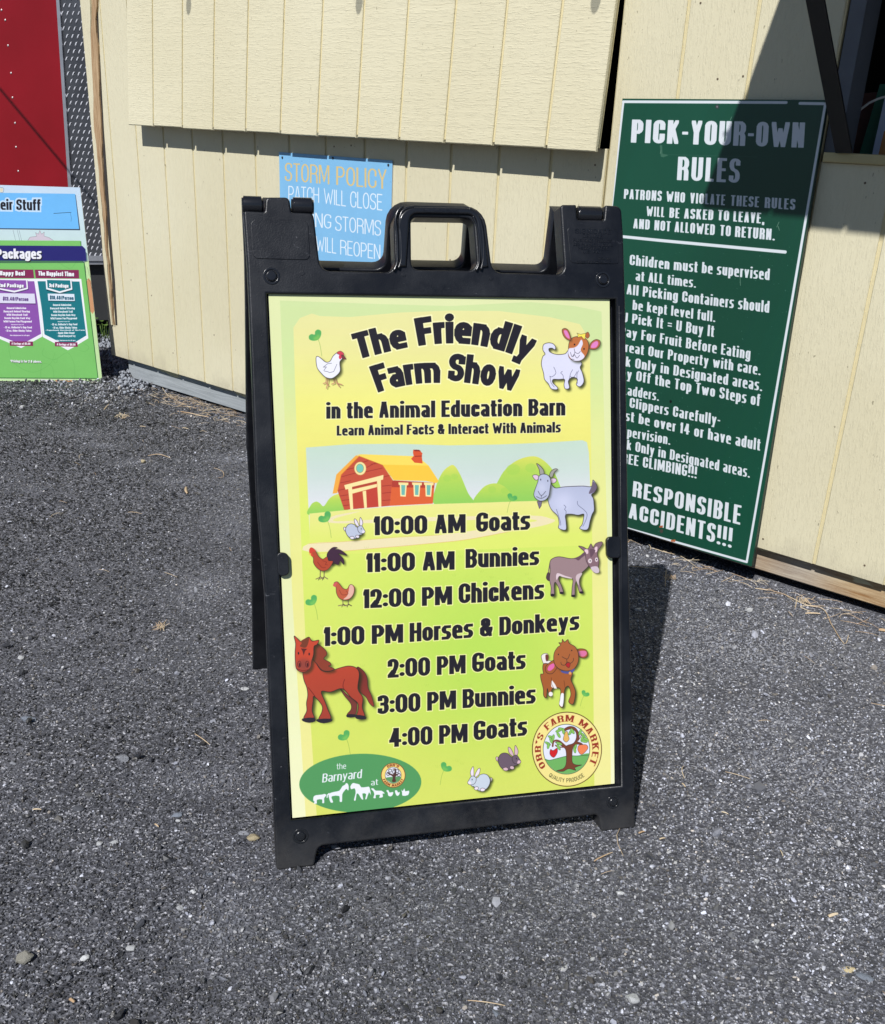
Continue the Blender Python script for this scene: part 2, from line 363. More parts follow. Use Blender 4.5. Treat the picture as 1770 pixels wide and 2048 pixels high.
def layout(txt, W, a, b, sp, flare=0.0, grow=0.0, cut=.3, serif=False):
    """list of convex pieces (em units, baseline 0, cap 1) and the total width"""
    x = 0; H = []
    ga, gb = a+grow, b+grow
    pen = [(ga, gb*(1-cut)), (ga*(1-cut), gb), (-ga*(1-cut), gb), (-ga, gb*(1-cut)), (-ga, -gb*(1-cut)), (-ga*(1-cut), -gb), (ga*(1-cut), -gb), (ga, -gb*(1-cut))]
    rpen = [(ga*math.cos(t), gb*math.sin(t)) for t in np.linspace(0, 6.2832, 13)[:-1]]
    for ch in txt:
        w, st = glyph(ch, W, a, b)
        for kind, P in st:
            if kind == 'st': P, FL = P
            if kind == 'dot':
                r = a*1.12+grow; r2 = max(b*1.35, r*.62)+grow*.5
                H.append([(x+P[0][0]+r*math.cos(t), P[0][1]+r2*math.sin(t)) for t in np.linspace(0, 6.283, 13)[:-1]]); continue
            for ii, (p, q) in enumerate(zip(P[:-1], P[1:])):
                if abs(p[0]-q[0])+abs(p[1]-q[1]) < 1e-4: continue
                dx_, dy_ = abs(p[0]-q[0]), abs(p[1]-q[1]); kx = 1 if dy_ < 1e-6 or dx_ < .03 or dy_ < .3 else 1-.34*min(1, dx_/dy_/.35)
                pn_ = rpen if FL[ii+1] else pen
                H.append(hull([(x+p[0]+i*kx, p[1]+j) for i, j in pn_]+[(x+q[0]+i*kx, q[1]+j) for i, j in pn_]))
            if serif:
                for e in (P[0], P[-1]):
                    if e[1] < b*1.5 or e[1] > .9-b:
                        H.append([(x+e[0]-a*1.9, e[1]-b), (x+e[0]+a*1.9, e[1]-b), (x+e[0]+a*1.9, e[1]+b*.3), (x+e[0]-a*1.9, e[1]+b*.3)])
        x += w+sp
    return H, x-sp

def text(cv, txt, L, R, hL, hR, c, W=.62, a=.12, b=.085, sp=.07, halo=None, bow=0.0, up=None, cut=.3, serif=False, al=1, shadow=None, maskout=None):
    """L, R: traced baseline ends; hL, hR: traced cap heights; bow: sagitta of an arched baseline (same units)"""
    Lp, Rp = np.array(L, float), np.array(R, float)
    ux = (0, -1) if up is None else up
    def warp(H, tw):
        out = []
        for h in H:
            q = np.array(h); t = q[:, 0]/tw
            base = Lp+(Rp-Lp)*t[:, None]
            hh = hL+(hR-hL)*t
            if bow:
                d = (Rp-Lp); Ln = np.hypot(*d); nrm = np.array([d[1], -d[0]])/Ln
                base = base+nrm*(bow*4*t*(1-t))[:, None]
                tx = d[None, :]/Ln+nrm[None, :]*(bow*4*(1-2*t)/Ln)[:, None]
                N = np.c_[tx[:, 1], -tx[:, 0]]; N /= np.hypot(N[:, 0], N[:, 1])[:, None]
                p = base+N*(hh*q[:, 1])[:, None]
            else:
                p = base+np.array(ux)*(hh*q[:, 1])[:, None]
            out.append(cv.m(p))
        return out
    if halo:
        g, hc = halo; H, tw = layout(txt, W, a, b, sp, grow=g, cut=cut); M = cv.mask()
        for p in warp(H, tw): cv.convex(M, p)
        cv.put(M, hc, .9)
    H, tw = layout(txt, W, a, b, sp, cut=cut, serif=serif); M = cv.mask(); Q = warp(H, tw)
    if shadow:
        S = cv.mask()
        for p in Q: cv.convex(S, p+np.array(shadow[:2]))
        cv.put(blur(S, shadow[2]), (20, 25, 15), shadow[3])
    for p in Q: cv.convex(M, p)
    if maskout is not None: return Q
    cv.put(M, c, al); return M

def ring_text(cv, txt, C, rad, a0, a1, h, c, inward=False, W=.62, a=.12, b=.07, sp=.16, serif=False):
    """lettering round a circle; angles in degrees clockwise from the top, baseline radius rad"""
    H, tw = layout(txt, W, a, b, sp, cut=.1, serif=serif); M = cv.mask()
    for hh in H:
        q = np.array(hh); th = np.radians(a0+(a1-a0)*q[:, 0]/tw)
        r = rad+q[:, 1]*h*(-1 if inward else 1)
        cv.convex(M, cv.m(np.c_[C[0]+r*np.sin(th), C[1]-r*np.cos(th)]))
    cv.put(M, c); return M

def ell(cx, cy, rx, ry, rot=0, n=28):
    t = np.linspace(0, 2*math.pi, n, endpoint=False); x, y = rx*np.cos(t), ry*np.sin(t); r = math.radians(rot)
    return np.c_[cx+x*math.cos(r)-y*math.sin(r), cy+x*math.sin(r)+y*math.cos(r)]
INK = (34, 30, 38)

def clover(cv, x, y, s, ang, flip=1):
    """heart-shaped leaf with a thin curved stem, at the leaf point"""
    o, cv.o = cv.o, (0, 0, 1); r = math.radians(ang); ca, sa = math.cos(r), math.sin(r)
    h = np.array([(0, 0), (.62, .25), (.95, .72), (.72, 1.12), (.3, 1.12), (0, .82), (-.3, 1.12), (-.72, 1.12), (-.95, .72), (-.62, .25)])*s
    P = np.c_[x+h[:, 0]*ca-h[:, 1]*sa, y-(h[:, 0]*sa+h[:, 1]*ca)]
    cv.poly(P, (88, 172, 92), sm=4); Q = P*.5+np.array([x, y])*.5; M = cv.poly_mask(cv.m(smooth(Q, True, 4))); cv.put(blur(M, 3), (160, 215, 90), .45)
    cv.line([(x, y), (x+4*flip, y+s*.9), (x+7*flip, y+s*2.2)], (120, 160, 70), 1.1, sm=4); cv.o = o
def poster_art(H, w=1220, h=1811):
    cv = Canvas(w, h, H, (232, 236, 170)); X = (np.arange(w)+.5)/w; Y = (np.arange(h)+.5)/h
    # ground tint: pale cream edge, yellow field turning lime lower down
    yy = Y[:, None]; xx = X[None, :]
    def ramp(t, st):
        ts = [q[0] for q in st]; return np.stack([np.interp(t, ts, [q[1][i] for q in st]) for i in range(3)], -1)/255
    edge = np.minimum(xx, 1-xx)*np.ones_like(yy)
    fld = ramp(Y, [(0, (228, 224, 160)), (.1, (231, 226, 150)), (.2, (236, 232, 128)), (.3, (232, 226, 120)), (.42, (218, 232, 110)), (.6, (211, 226, 104)), (.8, (212, 223, 102)), (1, (214, 221, 104))])[:, None, :]*np.ones((1, w, 1))
    gl = np.exp(-(((xx-.58)/.3)**2+((yy-.70)/.2)**2))[..., None]; fld = fld*(1-.75*gl)+np.array([174, 216, 84])/255*.75*gl
    pale = ramp(Y, [(0, (222, 228, 172)), (.3, (222, 228, 168)), (.6, (228, 232, 178)), (1, (240, 240, 196))])[:, None, :]*np.ones((1, w, 1))
    mid = ramp(Y, [(0, (205, 222, 160)), (.12, (206, 224, 156)), (.25, (222, 228, 150)), (.5, (230, 228, 140)), (1, (236, 230, 150))])[:, None, :]*np.ones((1, w, 1))
    cv.a[:] = pale
    # two nested soft-cornered fields
    cv.o = (530, 580, 4.784)
    Ls = [(145, 100), (1000, 130), (1650, 155)]
    cv.o = (0, 0, 1)
    B1 = [(560, 601), (760, 608), (900, 612), (960, 609), (1060, 604), (1150, 612), (1203, 623), (1215, 1100), (1222, 1578), (612, 1640), (585, 1200), (572, 900)]
    M = cv.poly_mask(cv.m(B1)); cv.a += M[..., None]*(mid-cv.a)
    # quick fade of the inner-left band
    B2 = [(587, 655), (600, 636), (624, 627), (640, 632), (700, 634), (800, 625), (900, 621), (1000, 622), (1100, 634), (1160, 648), (1180, 680), (1184, 1100), (1189, 1580), (634, 1637), (612, 1300), (595, 900), (590, 760)]
    M = cv.poly_mask(cv.m(B2)); cv.a += M[..., None]*(fld-cv.a)
    # farm picture: sky, hills, barn, lanes
    sky = [(612, 895), (700, 888), (800, 887), (900, 890), (1000, 888), (1100, 884), (1165, 880), (1174, 884), (1178, 905), (1182, 1000), (1184, 1060), (620, 1080)]
    SM = cv.poly_mask(cv.m(sky)); sk = ramp(Y, [(.29, (196, 216, 200)), (.34, (203, 217, 210)), (.39, (220, 222, 226)), (1, (222, 222, 226))])[:, None, :]
    cv.a += SM[..., None]*(sk-cv.a)
    def hill(pts, top=(214, 218, 96), bot=(140, 202, 92)):
        M = cv.poly_mask(cv.m(smooth(pts, True, 5))); q = cv.m(pts); lo, hi = q[:, 1].min(), q[:, 1].max()
        g = ramp(np.clip((np.arange(h)-lo)/(hi-lo), 0, 1), [(0, top), (.28, (180, 212, 88)), (1, bot)])[:, None, :]; cv.a += M[..., None]*(g-cv.a)
        return M
    hill([(870, 1008), (872, 975), (885, 945), (900, 931), (910, 931), (922, 950), (937, 985), (949, 1004), (930, 1012)])
    hill([(985, 1004), (1000, 955), (1022, 928), (1050, 914), (1078, 914), (1105, 938), (1122, 975), (1130, 1004), (1060, 1008)])
    hill([(948, 1004), (963, 978), (980, 967), (1000, 967), (1018, 980), (1028, 1004), (990, 1010)], (190, 214, 92))
    for q in [(1027, 938, 14, 11), (1062, 935, 11, 9), (895, 956, 8, 7), (910, 952, 7, 6), (985, 978, 8, 7), (1010, 980, 8, 6)]:
        M = cv.poly_mask(cv.m(ell(*q))); cv.put(M, (158, 206, 84), .4)
    hill([(619, 1030), (622, 1010), (632, 1003), (640, 1006), (648, 1012), (660, 996), (675, 988), (692, 990), (695, 1022)])
    # field and lanes under the horizon
    fieldp = [(619, 1027), (690, 1020), (790, 1012), (870, 1007), (1030, 1002), (1182, 999), (1185, 1090), (620, 1110)]
    M = cv.poly_mask(cv.m(fieldp)); g = ramp(Y, [(.4, (232, 228, 140)), (.47, (218, 230, 110)), (1, (216, 230, 104))])[:, None, :]; cv.a += M[..., None]*(g-cv.a)
    cv.poly([(656, 1040), (672, 1030), (720, 1022), (700, 1028), (672, 1036), (674, 1042), (760, 1038), (900, 1032), (1060, 1030), (1100, 1036), (1110, 1042), (1080, 1052), (1000, 1066), (930, 1078), (860, 1086), (780, 1094), (620, 1104), (618, 1087), (700, 1082), (800, 1074), (870, 1070), (960, 1058), (1040, 1046), (1075, 1041), (1040, 1037), (900, 1040), (760, 1045), (670, 1046)], (235, 222, 178), sm=3)
    cv.line([(618, 1087), (700, 1082), (800, 1073), (880, 1069)], (225, 190, 120), 1.5, sm=3); cv.line([(622, 1108), (740, 1097), (860, 1086), (935, 1078), (1000, 1066), (1050, 1056)], (225, 180, 110), 1.5, sm=3)
    # barn
    cv.o = (590, 870, 5.71)
    RED = (196, 82, 58); CR = (246, 226, 160); dk = (150, 48, 40)
    cv.poly([(1110, 515), (1600, 540), (1578, 778), (1085, 805)], (218, 98, 52)); cv.poly([(1110, 515), (1598, 540), (1590, 600), (1110, 592)], (176, 62, 48))
    cv.poly([(735, 238), (1005, 340), (1115, 510), (1085, 805), (565, 853), (487, 630), (530, 450)], RED)
    for a, b in [((700, 330), (840, 290)), ((560, 400), (690, 370)), ((820, 370), (930, 310)), ((535, 475), (700, 430)), ((800, 420), (1000, 375)), ((520, 545), (640, 520)), ((1000, 480), (1095, 455)), ((500, 630), (590, 610)), ((1000, 580), (1105, 570)), ((515, 695), (610, 680)), ((1000, 662), (1100, 650)), ((540, 745), (625, 735)), ((1000, 745), (1095, 738)), ((555, 805), (635, 795)), ((870, 330), (980, 320))]:
        cv.line([a, b], dk, 2)
    cv.poly([(700, 230), (735, 238), (530, 450), (487, 635), (488, 660), (432, 668), (475, 450)], (240, 168, 66))
    cv.line([(735, 240), (530, 452), (489, 635)], (222, 130, 44), 2)
    cv.poly([(712, 225), (760, 218), (1400, 240), (1530, 345), (1645, 520), (1620, 545), (1500, 520), (1130, 512), (1005, 335), (735, 235)], (246, 198, 66))
    cv.poly([(712, 225), (780, 218), (1400, 240), (1530, 345), (1000, 335)], (248, 216, 94)); cv.line([(735, 238), (1005, 340), (1120, 515)], (214, 140, 50), 2)
    cv.poly(ell(748, 380, 66, 74), CR); cv.line(ell(748, 380, 66, 74), (214, 180, 110), 1.5, closed=True); cv.poly(ell(745, 378, 42, 50), (120, 196, 178)); cv.line(ell(745, 378, 42, 50), (150, 140, 90), 1.5, closed=True)
    cv.poly([(565, 570), (1015, 452), (1010, 505), (580, 622)], CR); cv.poly([(655, 590), (935, 525), (940, 545), (655, 615)], (176, 66, 50))
    cv.poly([(610, 612), (655, 600), (668, 845), (635, 850)], CR); cv.poly([(940, 520), (985, 505), (990, 815), (958, 818)], CR); cv.poly([(655, 620), (940, 555), (940, 590), (655, 668)], CR)
    cv.poly([(775, 640), (815, 632), (825, 828), (795, 832)], CR)
    cv.poly([(662, 668), (768, 640), (785, 832), (672, 842)], (190, 70, 52)); cv.poly([(818, 628), (935, 595), (955, 812), (828, 825)], (192, 68, 52))
    for x in (1185, 1340, 1475):
        cv.poly([(x, 537), (x+115, 540), (x+112, 570), (x+4, 566)], (244, 222, 150)); cv.poly([(x+16, 560), (x+96, 560), (x+84, 700), (x+22, 696)], (246, 230, 170)); cv.poly([(x+32, 566), (x+80, 568), (x+72, 682), (x+36, 680)], (112, 180, 168))
    cv.poly([(1355, 165), (1420, 165), (1460, 205), (1452, 235), (1462, 320), (1370, 312), (1330, 268), (1360, 235), (1352, 200)], (214, 84, 46)); cv.poly([(1355, 165), (1420, 165), (1445, 182), (1375, 182)], (140, 40, 30)); cv.line([(1375, 240), (1452, 236)], (150, 50, 34), 3)
    cv.o = (0, 0, 1)
    # tufts
    rs = np.random.RandomState(4)
    for _ in range(46):
        x, y = rs.uniform(640, 1180), rs.uniform(1060, 1560)
        for k in (-1, 0, 1): cv.line([(x+k*2.2, y), (x+k*4, y-4.5)], (150, 178, 70), .9, al=.45)
    # clovers
    for q in [(637, 679, 15, 36, 1), (656, 1042, 15, 36, 1), (1022, 1000, 11, -25, -1), (629, 1208, 14, 38, 1), (694, 1478, 14, 36, 1), (888, 1541, 13, -35, -1), (1168, 1392, 9, -30, -1)]: clover(cv, *q)
    sh = (5, 6, 3, .75)
    # white hen
    cv.o = (530, 580, 4.784)
    for a in ([(590, 840), (585, 885), (560, 895)], [(610, 840), (600, 895), (590, 940)], [(655, 840), (668, 890), (640, 900)], [(675, 840), (690, 890), (715, 925)], [(585, 885), (610, 915)], [(690, 890), (740, 905)]):
        cv.line([(x+12, y+10) for x, y in a], (110, 100, 50), 3.4, al=.6); cv.line(a, (196, 140, 110), 3.2)
    cv.fig([(490, 650), (510, 635), (545, 660), (585, 690), (625, 680), (655, 630), (700, 595), (740, 600), (745, 650), (718, 690), (722, 770), (690, 815), (640, 845), (585, 835), (540, 795), (500, 740)], (236, 236, 246), shadow=(7, 7, 4, .8))
    cv.fig([(690, 605), (705, 588), (730, 585), (755, 605), (752, 625), (720, 620)], (206, 70, 86), wd=1); cv.fig([(740, 618), (782, 662), (738, 650)], (120, 60, 60), wd=1); cv.poly(ell(722, 640, 13, 22), (214, 60, 80))
    cv.line([(565, 770), (590, 735), (560, 738), (600, 705), (640, 700)], (90, 90, 100), 1.4); cv.line([(570, 775), (600, 780), (620, 790), (660, 780), (690, 710)], (90, 90, 100), 1.4)
    # white goat kid with bow
    cv.o = (860, 580, 4.658)
    GO = (218, 218, 238)
    body = [(1055, 520), (1070, 500), (1110, 490), (1150, 500), (1172, 530), (1165, 555), (1140, 540), (1110, 545), (1120, 575), (1180, 598), (1260, 592), (1300, 560), (1380, 640), (1415, 680), (1400, 720), (1420, 770), (1435, 850), (1400, 898), (1365, 880), (1375, 830), (1340, 810), (1310, 820), (1290, 850), (1300, 910), (1262, 918), (1250, 880), (1255, 830), (1200, 830), (1150, 830), (1145, 860), (1190, 905), (1180, 925), (1130, 915), (1105, 870), (1070, 830), (1060, 770), (1040, 690), (1052, 620), (1075, 595), (1055, 560)]
    cv.fig(body, GO, shadow=(7, 8, 4, .8), wd=1.8)
    for l in ([(1155, 715), (1175, 770), (1140, 805), (1118, 800)], [(1235, 755), (1220, 770), (1240, 790), (1245, 825)], [(1330, 740), (1310, 780), (1295, 850)], [(1120, 800), (1130, 860), (1160, 900)], [(1385, 750), (1370, 790), (1375, 870)], [(1310, 800), (1330, 820), (1355, 790), (1370, 760)]): cv.line(l, (60, 60, 90), 1.3, sm=4)
    cv.fig([(1290, 560), (1300, 480), (1335, 440), (1400, 432), (1460, 460), (1480, 520), (1465, 590), (1430, 640), (1385, 660), (1330, 652), (1295, 620)], (190, 112, 62), shadow=(7, 7, 4, .7))
    cv.poly([(1410, 460), (1425, 500), (1405, 560), (1440, 610), (1425, 640), (1385, 658), (1330, 650), (1292, 600), (1295, 545), (1345, 535), (1380, 510)], (226, 222, 240), sm=4)
    for e in ([(1232, 372), (1260, 356), (1290, 375), (1310, 430), (1312, 465), (1280, 460), (1245, 425)], [(1485, 540), (1500, 490), (1545, 460), (1585, 475), (1580, 520), (1545, 550), (1505, 552)]): cv.fig(e, (176, 100, 70), shadow=(5, 5, 3, .5))
    cv.poly([(1248, 380), (1275, 378), (1298, 425), (1300, 452), (1268, 430)], (226, 130, 196), sm=3); cv.poly([(1500, 535), (1515, 495), (1555, 475), (1568, 500), (1545, 535)], (226, 130, 196), sm=3)
    cv.poly(ell(1348, 506, 7, 9), (60, 30, 30)); cv.poly(ell(1436, 547, 7, 9), (60, 30, 30))
    cv.line([(1345, 545), (1352, 575), (1380, 590), (1402, 570)], INK, 1.3, sm=3); cv.line([(1350, 578), (1345, 600), (1335, 620)], INK, 1.2); cv.line([(1310, 578), (1325, 620), (1345, 598), (1370, 632), (1395, 605)], INK, 1.3, sm=3); cv.line([(1315, 640), (1345, 645)], INK, 1.2)
    cv.fig([(1370, 400), (1405, 412), (1452, 400), (1450, 430), (1440, 462), (1412, 432), (1372, 440), (1382, 420)], (246, 226, 90), wd=1, sm=0); cv.fig([(1455, 400), (1475, 392), (1488, 425), (1468, 450), (1450, 430)], (176, 100, 60), wd=1)
    # grey goat
    cv.o = (860, 870, 4.658); BG = (178, 184, 210)
    cv.fig([(1125, 450), (1165, 490), (1260, 480), (1420, 474), (1500, 480), (1515, 445), (1520, 418), (1545, 450), (1555, 490), (1535, 530), (1505, 555), (1522, 590), (1528, 640), (1530, 700), (1510, 740), (1492, 800), (1475, 870), (1440, 884), (1395, 868), (1420, 830), (1432, 770), (1432, 735), (1380, 745), (1320, 735), (1265, 742), (1268, 800), (1272, 870), (1250, 884), (1200, 865), (1205, 820), (1190, 750), (1140, 700), (1110, 640), (1100, 560)], BG, shadow=(8, 8, 4, .85), wd=1.8, grad=(196, 200, 224))
    M = cv.poly_mask(cv.m(ell(1240, 620, 90, 80))); cv.put(blur(M, 22), (214, 216, 240), .7)
    cv.poly([(1505, 480), (1516, 430), (1545, 455), (1555, 490), (1530, 530), (1480, 545)], (110, 98, 116), sm=3)
    for l in ([(1180, 690), (1215, 800), (1220, 840)], [(1250, 650), (1268, 670), (1255, 690), (1270, 710), (1262, 760)], [(1375, 615), (1380, 650), (1440, 700), (1465, 740), (1450, 800), (1425, 850)]): cv.line(l, (70, 72, 100), 1.4, sm=3)
    for hn in ([(995, 262), (1030, 285), (1060, 325), (1062, 362), (1028, 366), (1020, 320)], [(1115, 380), (1130, 335), (1165, 312), (1190, 318), (1160, 345), (1140, 392)]): cv.fig(hn, (160, 158, 150), shadow=(5, 4, 3, .5))
    for er in ([(958, 378), (985, 366), (1015, 380), (1008, 410), (985, 415)], [(1130, 405), (1165, 400), (1182, 420), (1160, 445), (1128, 440)]): cv.fig(er, (224, 196, 220), wd=1.4)
    cv.fig([(1015, 385), (1045, 362), (1090, 366), (1118, 392), (1128, 440), (1120, 500), (1110, 560), (1080, 600), (1030, 612), (985, 585), (970, 545), (990, 480), (1008, 430)], (182, 188, 212), shadow=(6, 6, 4, .6), wd=1.7)
    M = cv.poly_mask(cv.m(ell(1045, 490, 25, 45))); cv.put(blur(M, 12), (216, 218, 238), .8)
    cv.poly(ell(1034, 412, 4, 9), INK); cv.poly(ell(1100, 424, 4, 9), INK); cv.line([(1010, 520), (1040, 562), (1080, 522)], INK, 1.5, sm=3); cv.line([(1040, 562), (1040, 578)], INK, 1.4); cv.line([(995, 570), (1040, 588), (1088, 562)], INK, 1.5, sm=3)
    cv.fig([(1000, 615), (1045, 615), (1040, 655), (1022, 684), (1010, 650)], (120, 108, 130), wd=1, sm=0)
    # donkey
    cv.o = (860, 870, 4.658); DN = (154, 128, 132)
    cv.line([(1120, 1190), (1108, 1260), (1112, 1300)], (120, 96, 100), 4); cv.fig([(1098, 1280), (1118, 1290), (1120, 1330), (1110, 1358), (1085, 1330)], (80, 60, 70), wd=1)
    cv.fig([(1120, 1180), (1150, 1145), (1210, 1132), (1320, 1150), (1390, 1130), (1440, 1090), (1480, 1070), (1500, 1110), (1490, 1200), (1450, 1250), (1410, 1290), (1395, 1350), (1400, 1400), (1425, 1465), (1398, 1470), (1380, 1420), (1368, 1360), (1352, 1400), (1350, 1490), (1322, 1500), (1325, 1420), (1328, 1335), (1250, 1325), (1210, 1310), (1200, 1345), (1225, 1400), (1245, 1470), (1215, 1472), (1200, 1420), (1170, 1370), (1158, 1400), (1160, 1490), (1128, 1495), (1130, 1420), (1115, 1340), (1122, 1270)], DN, shadow=(8, 7, 4, .8), wd=1.7)
    cv.poly([(1185, 1285), (1260, 1310), (1325, 1330), (1310, 1336), (1240, 1322), (1205, 1312), (1180, 1350)], (222, 200, 206), sm=3); cv.poly([(1370, 1300), (1420, 1285), (1390, 1345), (1385, 1400), (1360, 1340)], (206, 186, 190), sm=3)
    cv.fig([(1440, 1085), (1385, 1035), (1425, 1040), (1470, 1060), (1500, 1012), (1520, 1050), (1545, 1010), (1600, 994), (1605, 1020), (1570, 1070), (1560, 1110), (1575, 1170), (1568, 1240), (1580, 1275), (1540, 1285), (1500, 1245), (1460, 1180), (1450, 1130)], (134, 104, 112), shadow=(7, 6, 3, .6))
    cv.poly([(1440, 1070), (1470, 1065), (1475, 1100), (1455, 1105)], (230, 200, 210), sm=3); cv.poly([(1535, 1050), (1560, 1040), (1555, 1085), (1538, 1090)], (230, 200, 210), sm=3)
    cv.poly([(1330, 1150), (1390, 1130), (1440, 1088), (1455, 1110), (1410, 1145), (1385, 1168), (1360, 1155)], (104, 78, 90), sm=3); cv.poly([(1490, 1060), (1540, 1070), (1530, 1100), (1500, 1140), (1490, 1100)], (104, 78, 90), sm=3)
    cv.poly([(1500, 1230), (1560, 1225), (1578, 1275), (1545, 1286), (1510, 1260)], (208, 190, 200), sm=3)
    for q in [(1492, 1172, 18, 22), (1552, 1160, 14, 20)]: cv.poly(ell(*q), (224, 206, 212)); cv.poly(ell(q[0]+1, q[1], 5, 7), INK)
    for x, y in ((1144, 1488), (1228, 1470), (1336, 1498), (1412, 1466)): cv.poly(ell(x, y, 20, 11), (40, 30, 40))
    # rooster and hen
    cv.o = (560, 1070, 5.12); RB = (178, 74, 48)
    for x, y in ((425, 360), (465, 360)):
        cv.line([(x-10, y), (x-12, y+70), (x-55, y+90)], (120, 96, 80), 3); cv.line([(x-12, y+65), (x+25, y+88)], (120, 96, 80), 3); cv.line([(x-12, y+65), (x-30, y+100)], (60, 50, 50), 2)
    cv.fig([(483, 215), (500, 165), (545, 125), (590, 128), (560, 145), (620, 150), (690, 205), (640, 195), (600, 190), (650, 240), (655, 300), (620, 260), (600, 300), (560, 290), (520, 300)], (66, 40, 60), shadow=(6, 6, 3, .7))
    cv.fig([(308, 150), (330, 130), (365, 160), (395, 215), (440, 245), (485, 220), (500, 260), (545, 265), (520, 320), (480, 358), (430, 365), (380, 335), (345, 285), (342, 230), (315, 200)], RB, shadow=(6, 6, 3, .6), wd=1.3)
    cv.poly([(300, 150), (322, 125), (360, 150), (365, 165), (330, 175), (345, 215), (325, 215), (305, 190)], (206, 66, 50), sm=3); cv.poly([(295, 200), (318, 182), (318, 205)], (230, 180, 90)); cv.line([(385, 275), (430, 330), (470, 330)], (110, 34, 28), 1.3, sm=3); cv.line([(435, 260), (480, 275), (465, 300), (490, 305)], (110, 34, 28), 1.3)
    for x in (645, 700):
        cv.line([(x, 650), (x+3, 712), (x-45, 722)], (130, 110, 90), 3); cv.line([(x+3, 705), (x+35, 722)], (70, 60, 50), 3); cv.line([(x+3, 705), (x-10, 735)], (70, 60, 50), 2)
    cv.fig([(555, 490), (590, 476), (620, 510), (650, 545), (690, 550), (715, 510), (740, 505), (765, 535), (760, 590), (735, 635), (700, 660), (650, 662), (605, 640), (580, 590), (575, 530)], (190, 92, 62), shadow=(6, 6, 3, .65), wd=1.3)
    cv.poly([(715, 515), (742, 508), (760, 545), (752, 600), (715, 645), (650, 658), (690, 620), (705, 570)], (226, 178, 160), sm=3); cv.poly([(545, 515), (560, 485), (590, 478), (578, 510), (570, 530)], (206, 90, 90), sm=3); cv.line([(610, 560), (640, 610), (700, 600), (680, 570)], (110, 44, 34), 1.3, sm=3)
    # horse
    HR = (186, 70, 46); DKH = (120, 52, 42)
    cv.fig([(790, 1350), (860, 1390), (895, 1460), (905, 1560), (940, 1640), (965, 1750), (920, 1720), (880, 1650), (820, 1600), (800, 1500)], (112, 44, 42), shadow=(8, 8, 4, .7), grad=(150, 60, 46))
    cv.fig([(620, 1570), (700, 1640), (780, 1700), (790, 1760), (770, 1840), (700, 1850), (690, 1830), (730, 1780), (725, 1720), (660, 1640)], (120, 58, 50), shadow=(6, 7, 4, .6))
    cv.fig([(240, 1380), (330, 1270), (420, 1380), (500, 1395), (600, 1362), (700, 1338), (780, 1355), (815, 1420), (800, 1570), (850, 1660), (845, 1760), (870, 1860), (780, 1870), (800, 1800), (800, 1720), (730, 1660), (640, 1570), (520, 1605), (425, 1600), (460, 1700), (490, 1780), (520, 1880), (400, 1890), (430, 1810), (430, 1740), (350, 1650), (340, 1700), (330, 1800), (350, 1880), (245, 1880), (275, 1800), (272, 1720), (285, 1640), (275, 1560), (245, 1480)], HR, shadow=(9, 9, 5, .85), wd=2, grad=(160, 64, 48))
    for hf in ([(232, 1880), (350, 1870), (360, 1905), (300, 1920), (238, 1905)], [(382, 1885), (520, 1880), (528, 1905), (450, 1925), (388, 1910)], [(690, 1835), (775, 1835), (765, 1860), (690, 1862)], [(775, 1840), (868, 1850), (880, 1880), (790, 1878)]): cv.fig(hf, (44, 38, 48), wd=1, sm=2)
    for l in ([(665, 1475), (650, 1520), (655, 1570), (730, 1660)], [(290, 1560), (330, 1610), (360, 1650)]): cv.line(l, (90, 24, 24), 1.8, sm=4)
    cv.fig([(330, 1090), (400, 1120), (470, 1180), (480, 1225), (450, 1265), (510, 1300), (525, 1330), (500, 1340), (560, 1370), (500, 1392), (430, 1380), (380, 1320), (340, 1260)], (140, 62, 44), shadow=(8, 8, 4, .6))
    cv.fig([(145, 1035), (180, 1060), (215, 1090), (260, 1060), (300, 1045), (330, 1085), (400, 1075), (380, 1120), (350, 1140), (345, 1220), (325, 1290), (315, 1350), (270, 1395), (215, 1400), (170, 1370), (158, 1300), (155, 1200), (160, 1110)], (196, 72, 48), shadow=(8, 8, 4, .7), wd=2)
    cv.poly([(205, 1140), (270, 1150), (300, 1060), (280, 1050), (220, 1080), (222, 1110)], (120, 60, 40), sm=3); cv.poly([(215, 1160), (280, 1165), (258, 1185), (243, 1232), (232, 1190)], (90, 40, 36))
    M = cv.poly_mask(cv.m(ell(245, 1330, 75, 62))); cv.put(blur(M, 8), (140, 66, 56), .9)
    for q in [(198, 1322), (280, 1322)]: cv.line(ell(q[0], q[1], 17, 32), (70, 24, 26), 1.5, closed=True); cv.poly(ell(q[0]+3, q[1]+6, 7, 20), (60, 20, 24))
    cv.poly(ell(190, 1210, 7, 14), INK); cv.poly(ell(300, 1218, 7, 14), INK); cv.line([(175, 1370), (235, 1388), (300, 1375)], (90, 26, 26), 2, sm=3)
    # brown kid with collar
    cv.o = (1040, 1230, 4.358); BK = (164, 92, 48)
    cv.fig([(188, 365), (205, 338), (240, 335), (250, 365), (232, 400), (262, 395), (290, 420), (250, 470), (215, 440)], (238, 230, 226), wd=1.3, shadow=(5, 5, 3, .5)); cv.poly([(225, 345), (250, 350), (248, 390), (228, 395)], (110, 60, 50), sm=3)
    cv.fig([(215, 420), (300, 440), (400, 500), (460, 500), (445, 560), (470, 620), (485, 680), (465, 775), (425, 755), (445, 690), (425, 620), (395, 640), (385, 700), (375, 800), (345, 785), (355, 700), (350, 640), (290, 635), (270, 690), (285, 700), (260, 712), (250, 680), (240, 640), (232, 720), (208, 700), (205, 640), (185, 560), (182, 515), (205, 510), (200, 460)], BK, shadow=(7, 7, 4, .8), wd=1.8)
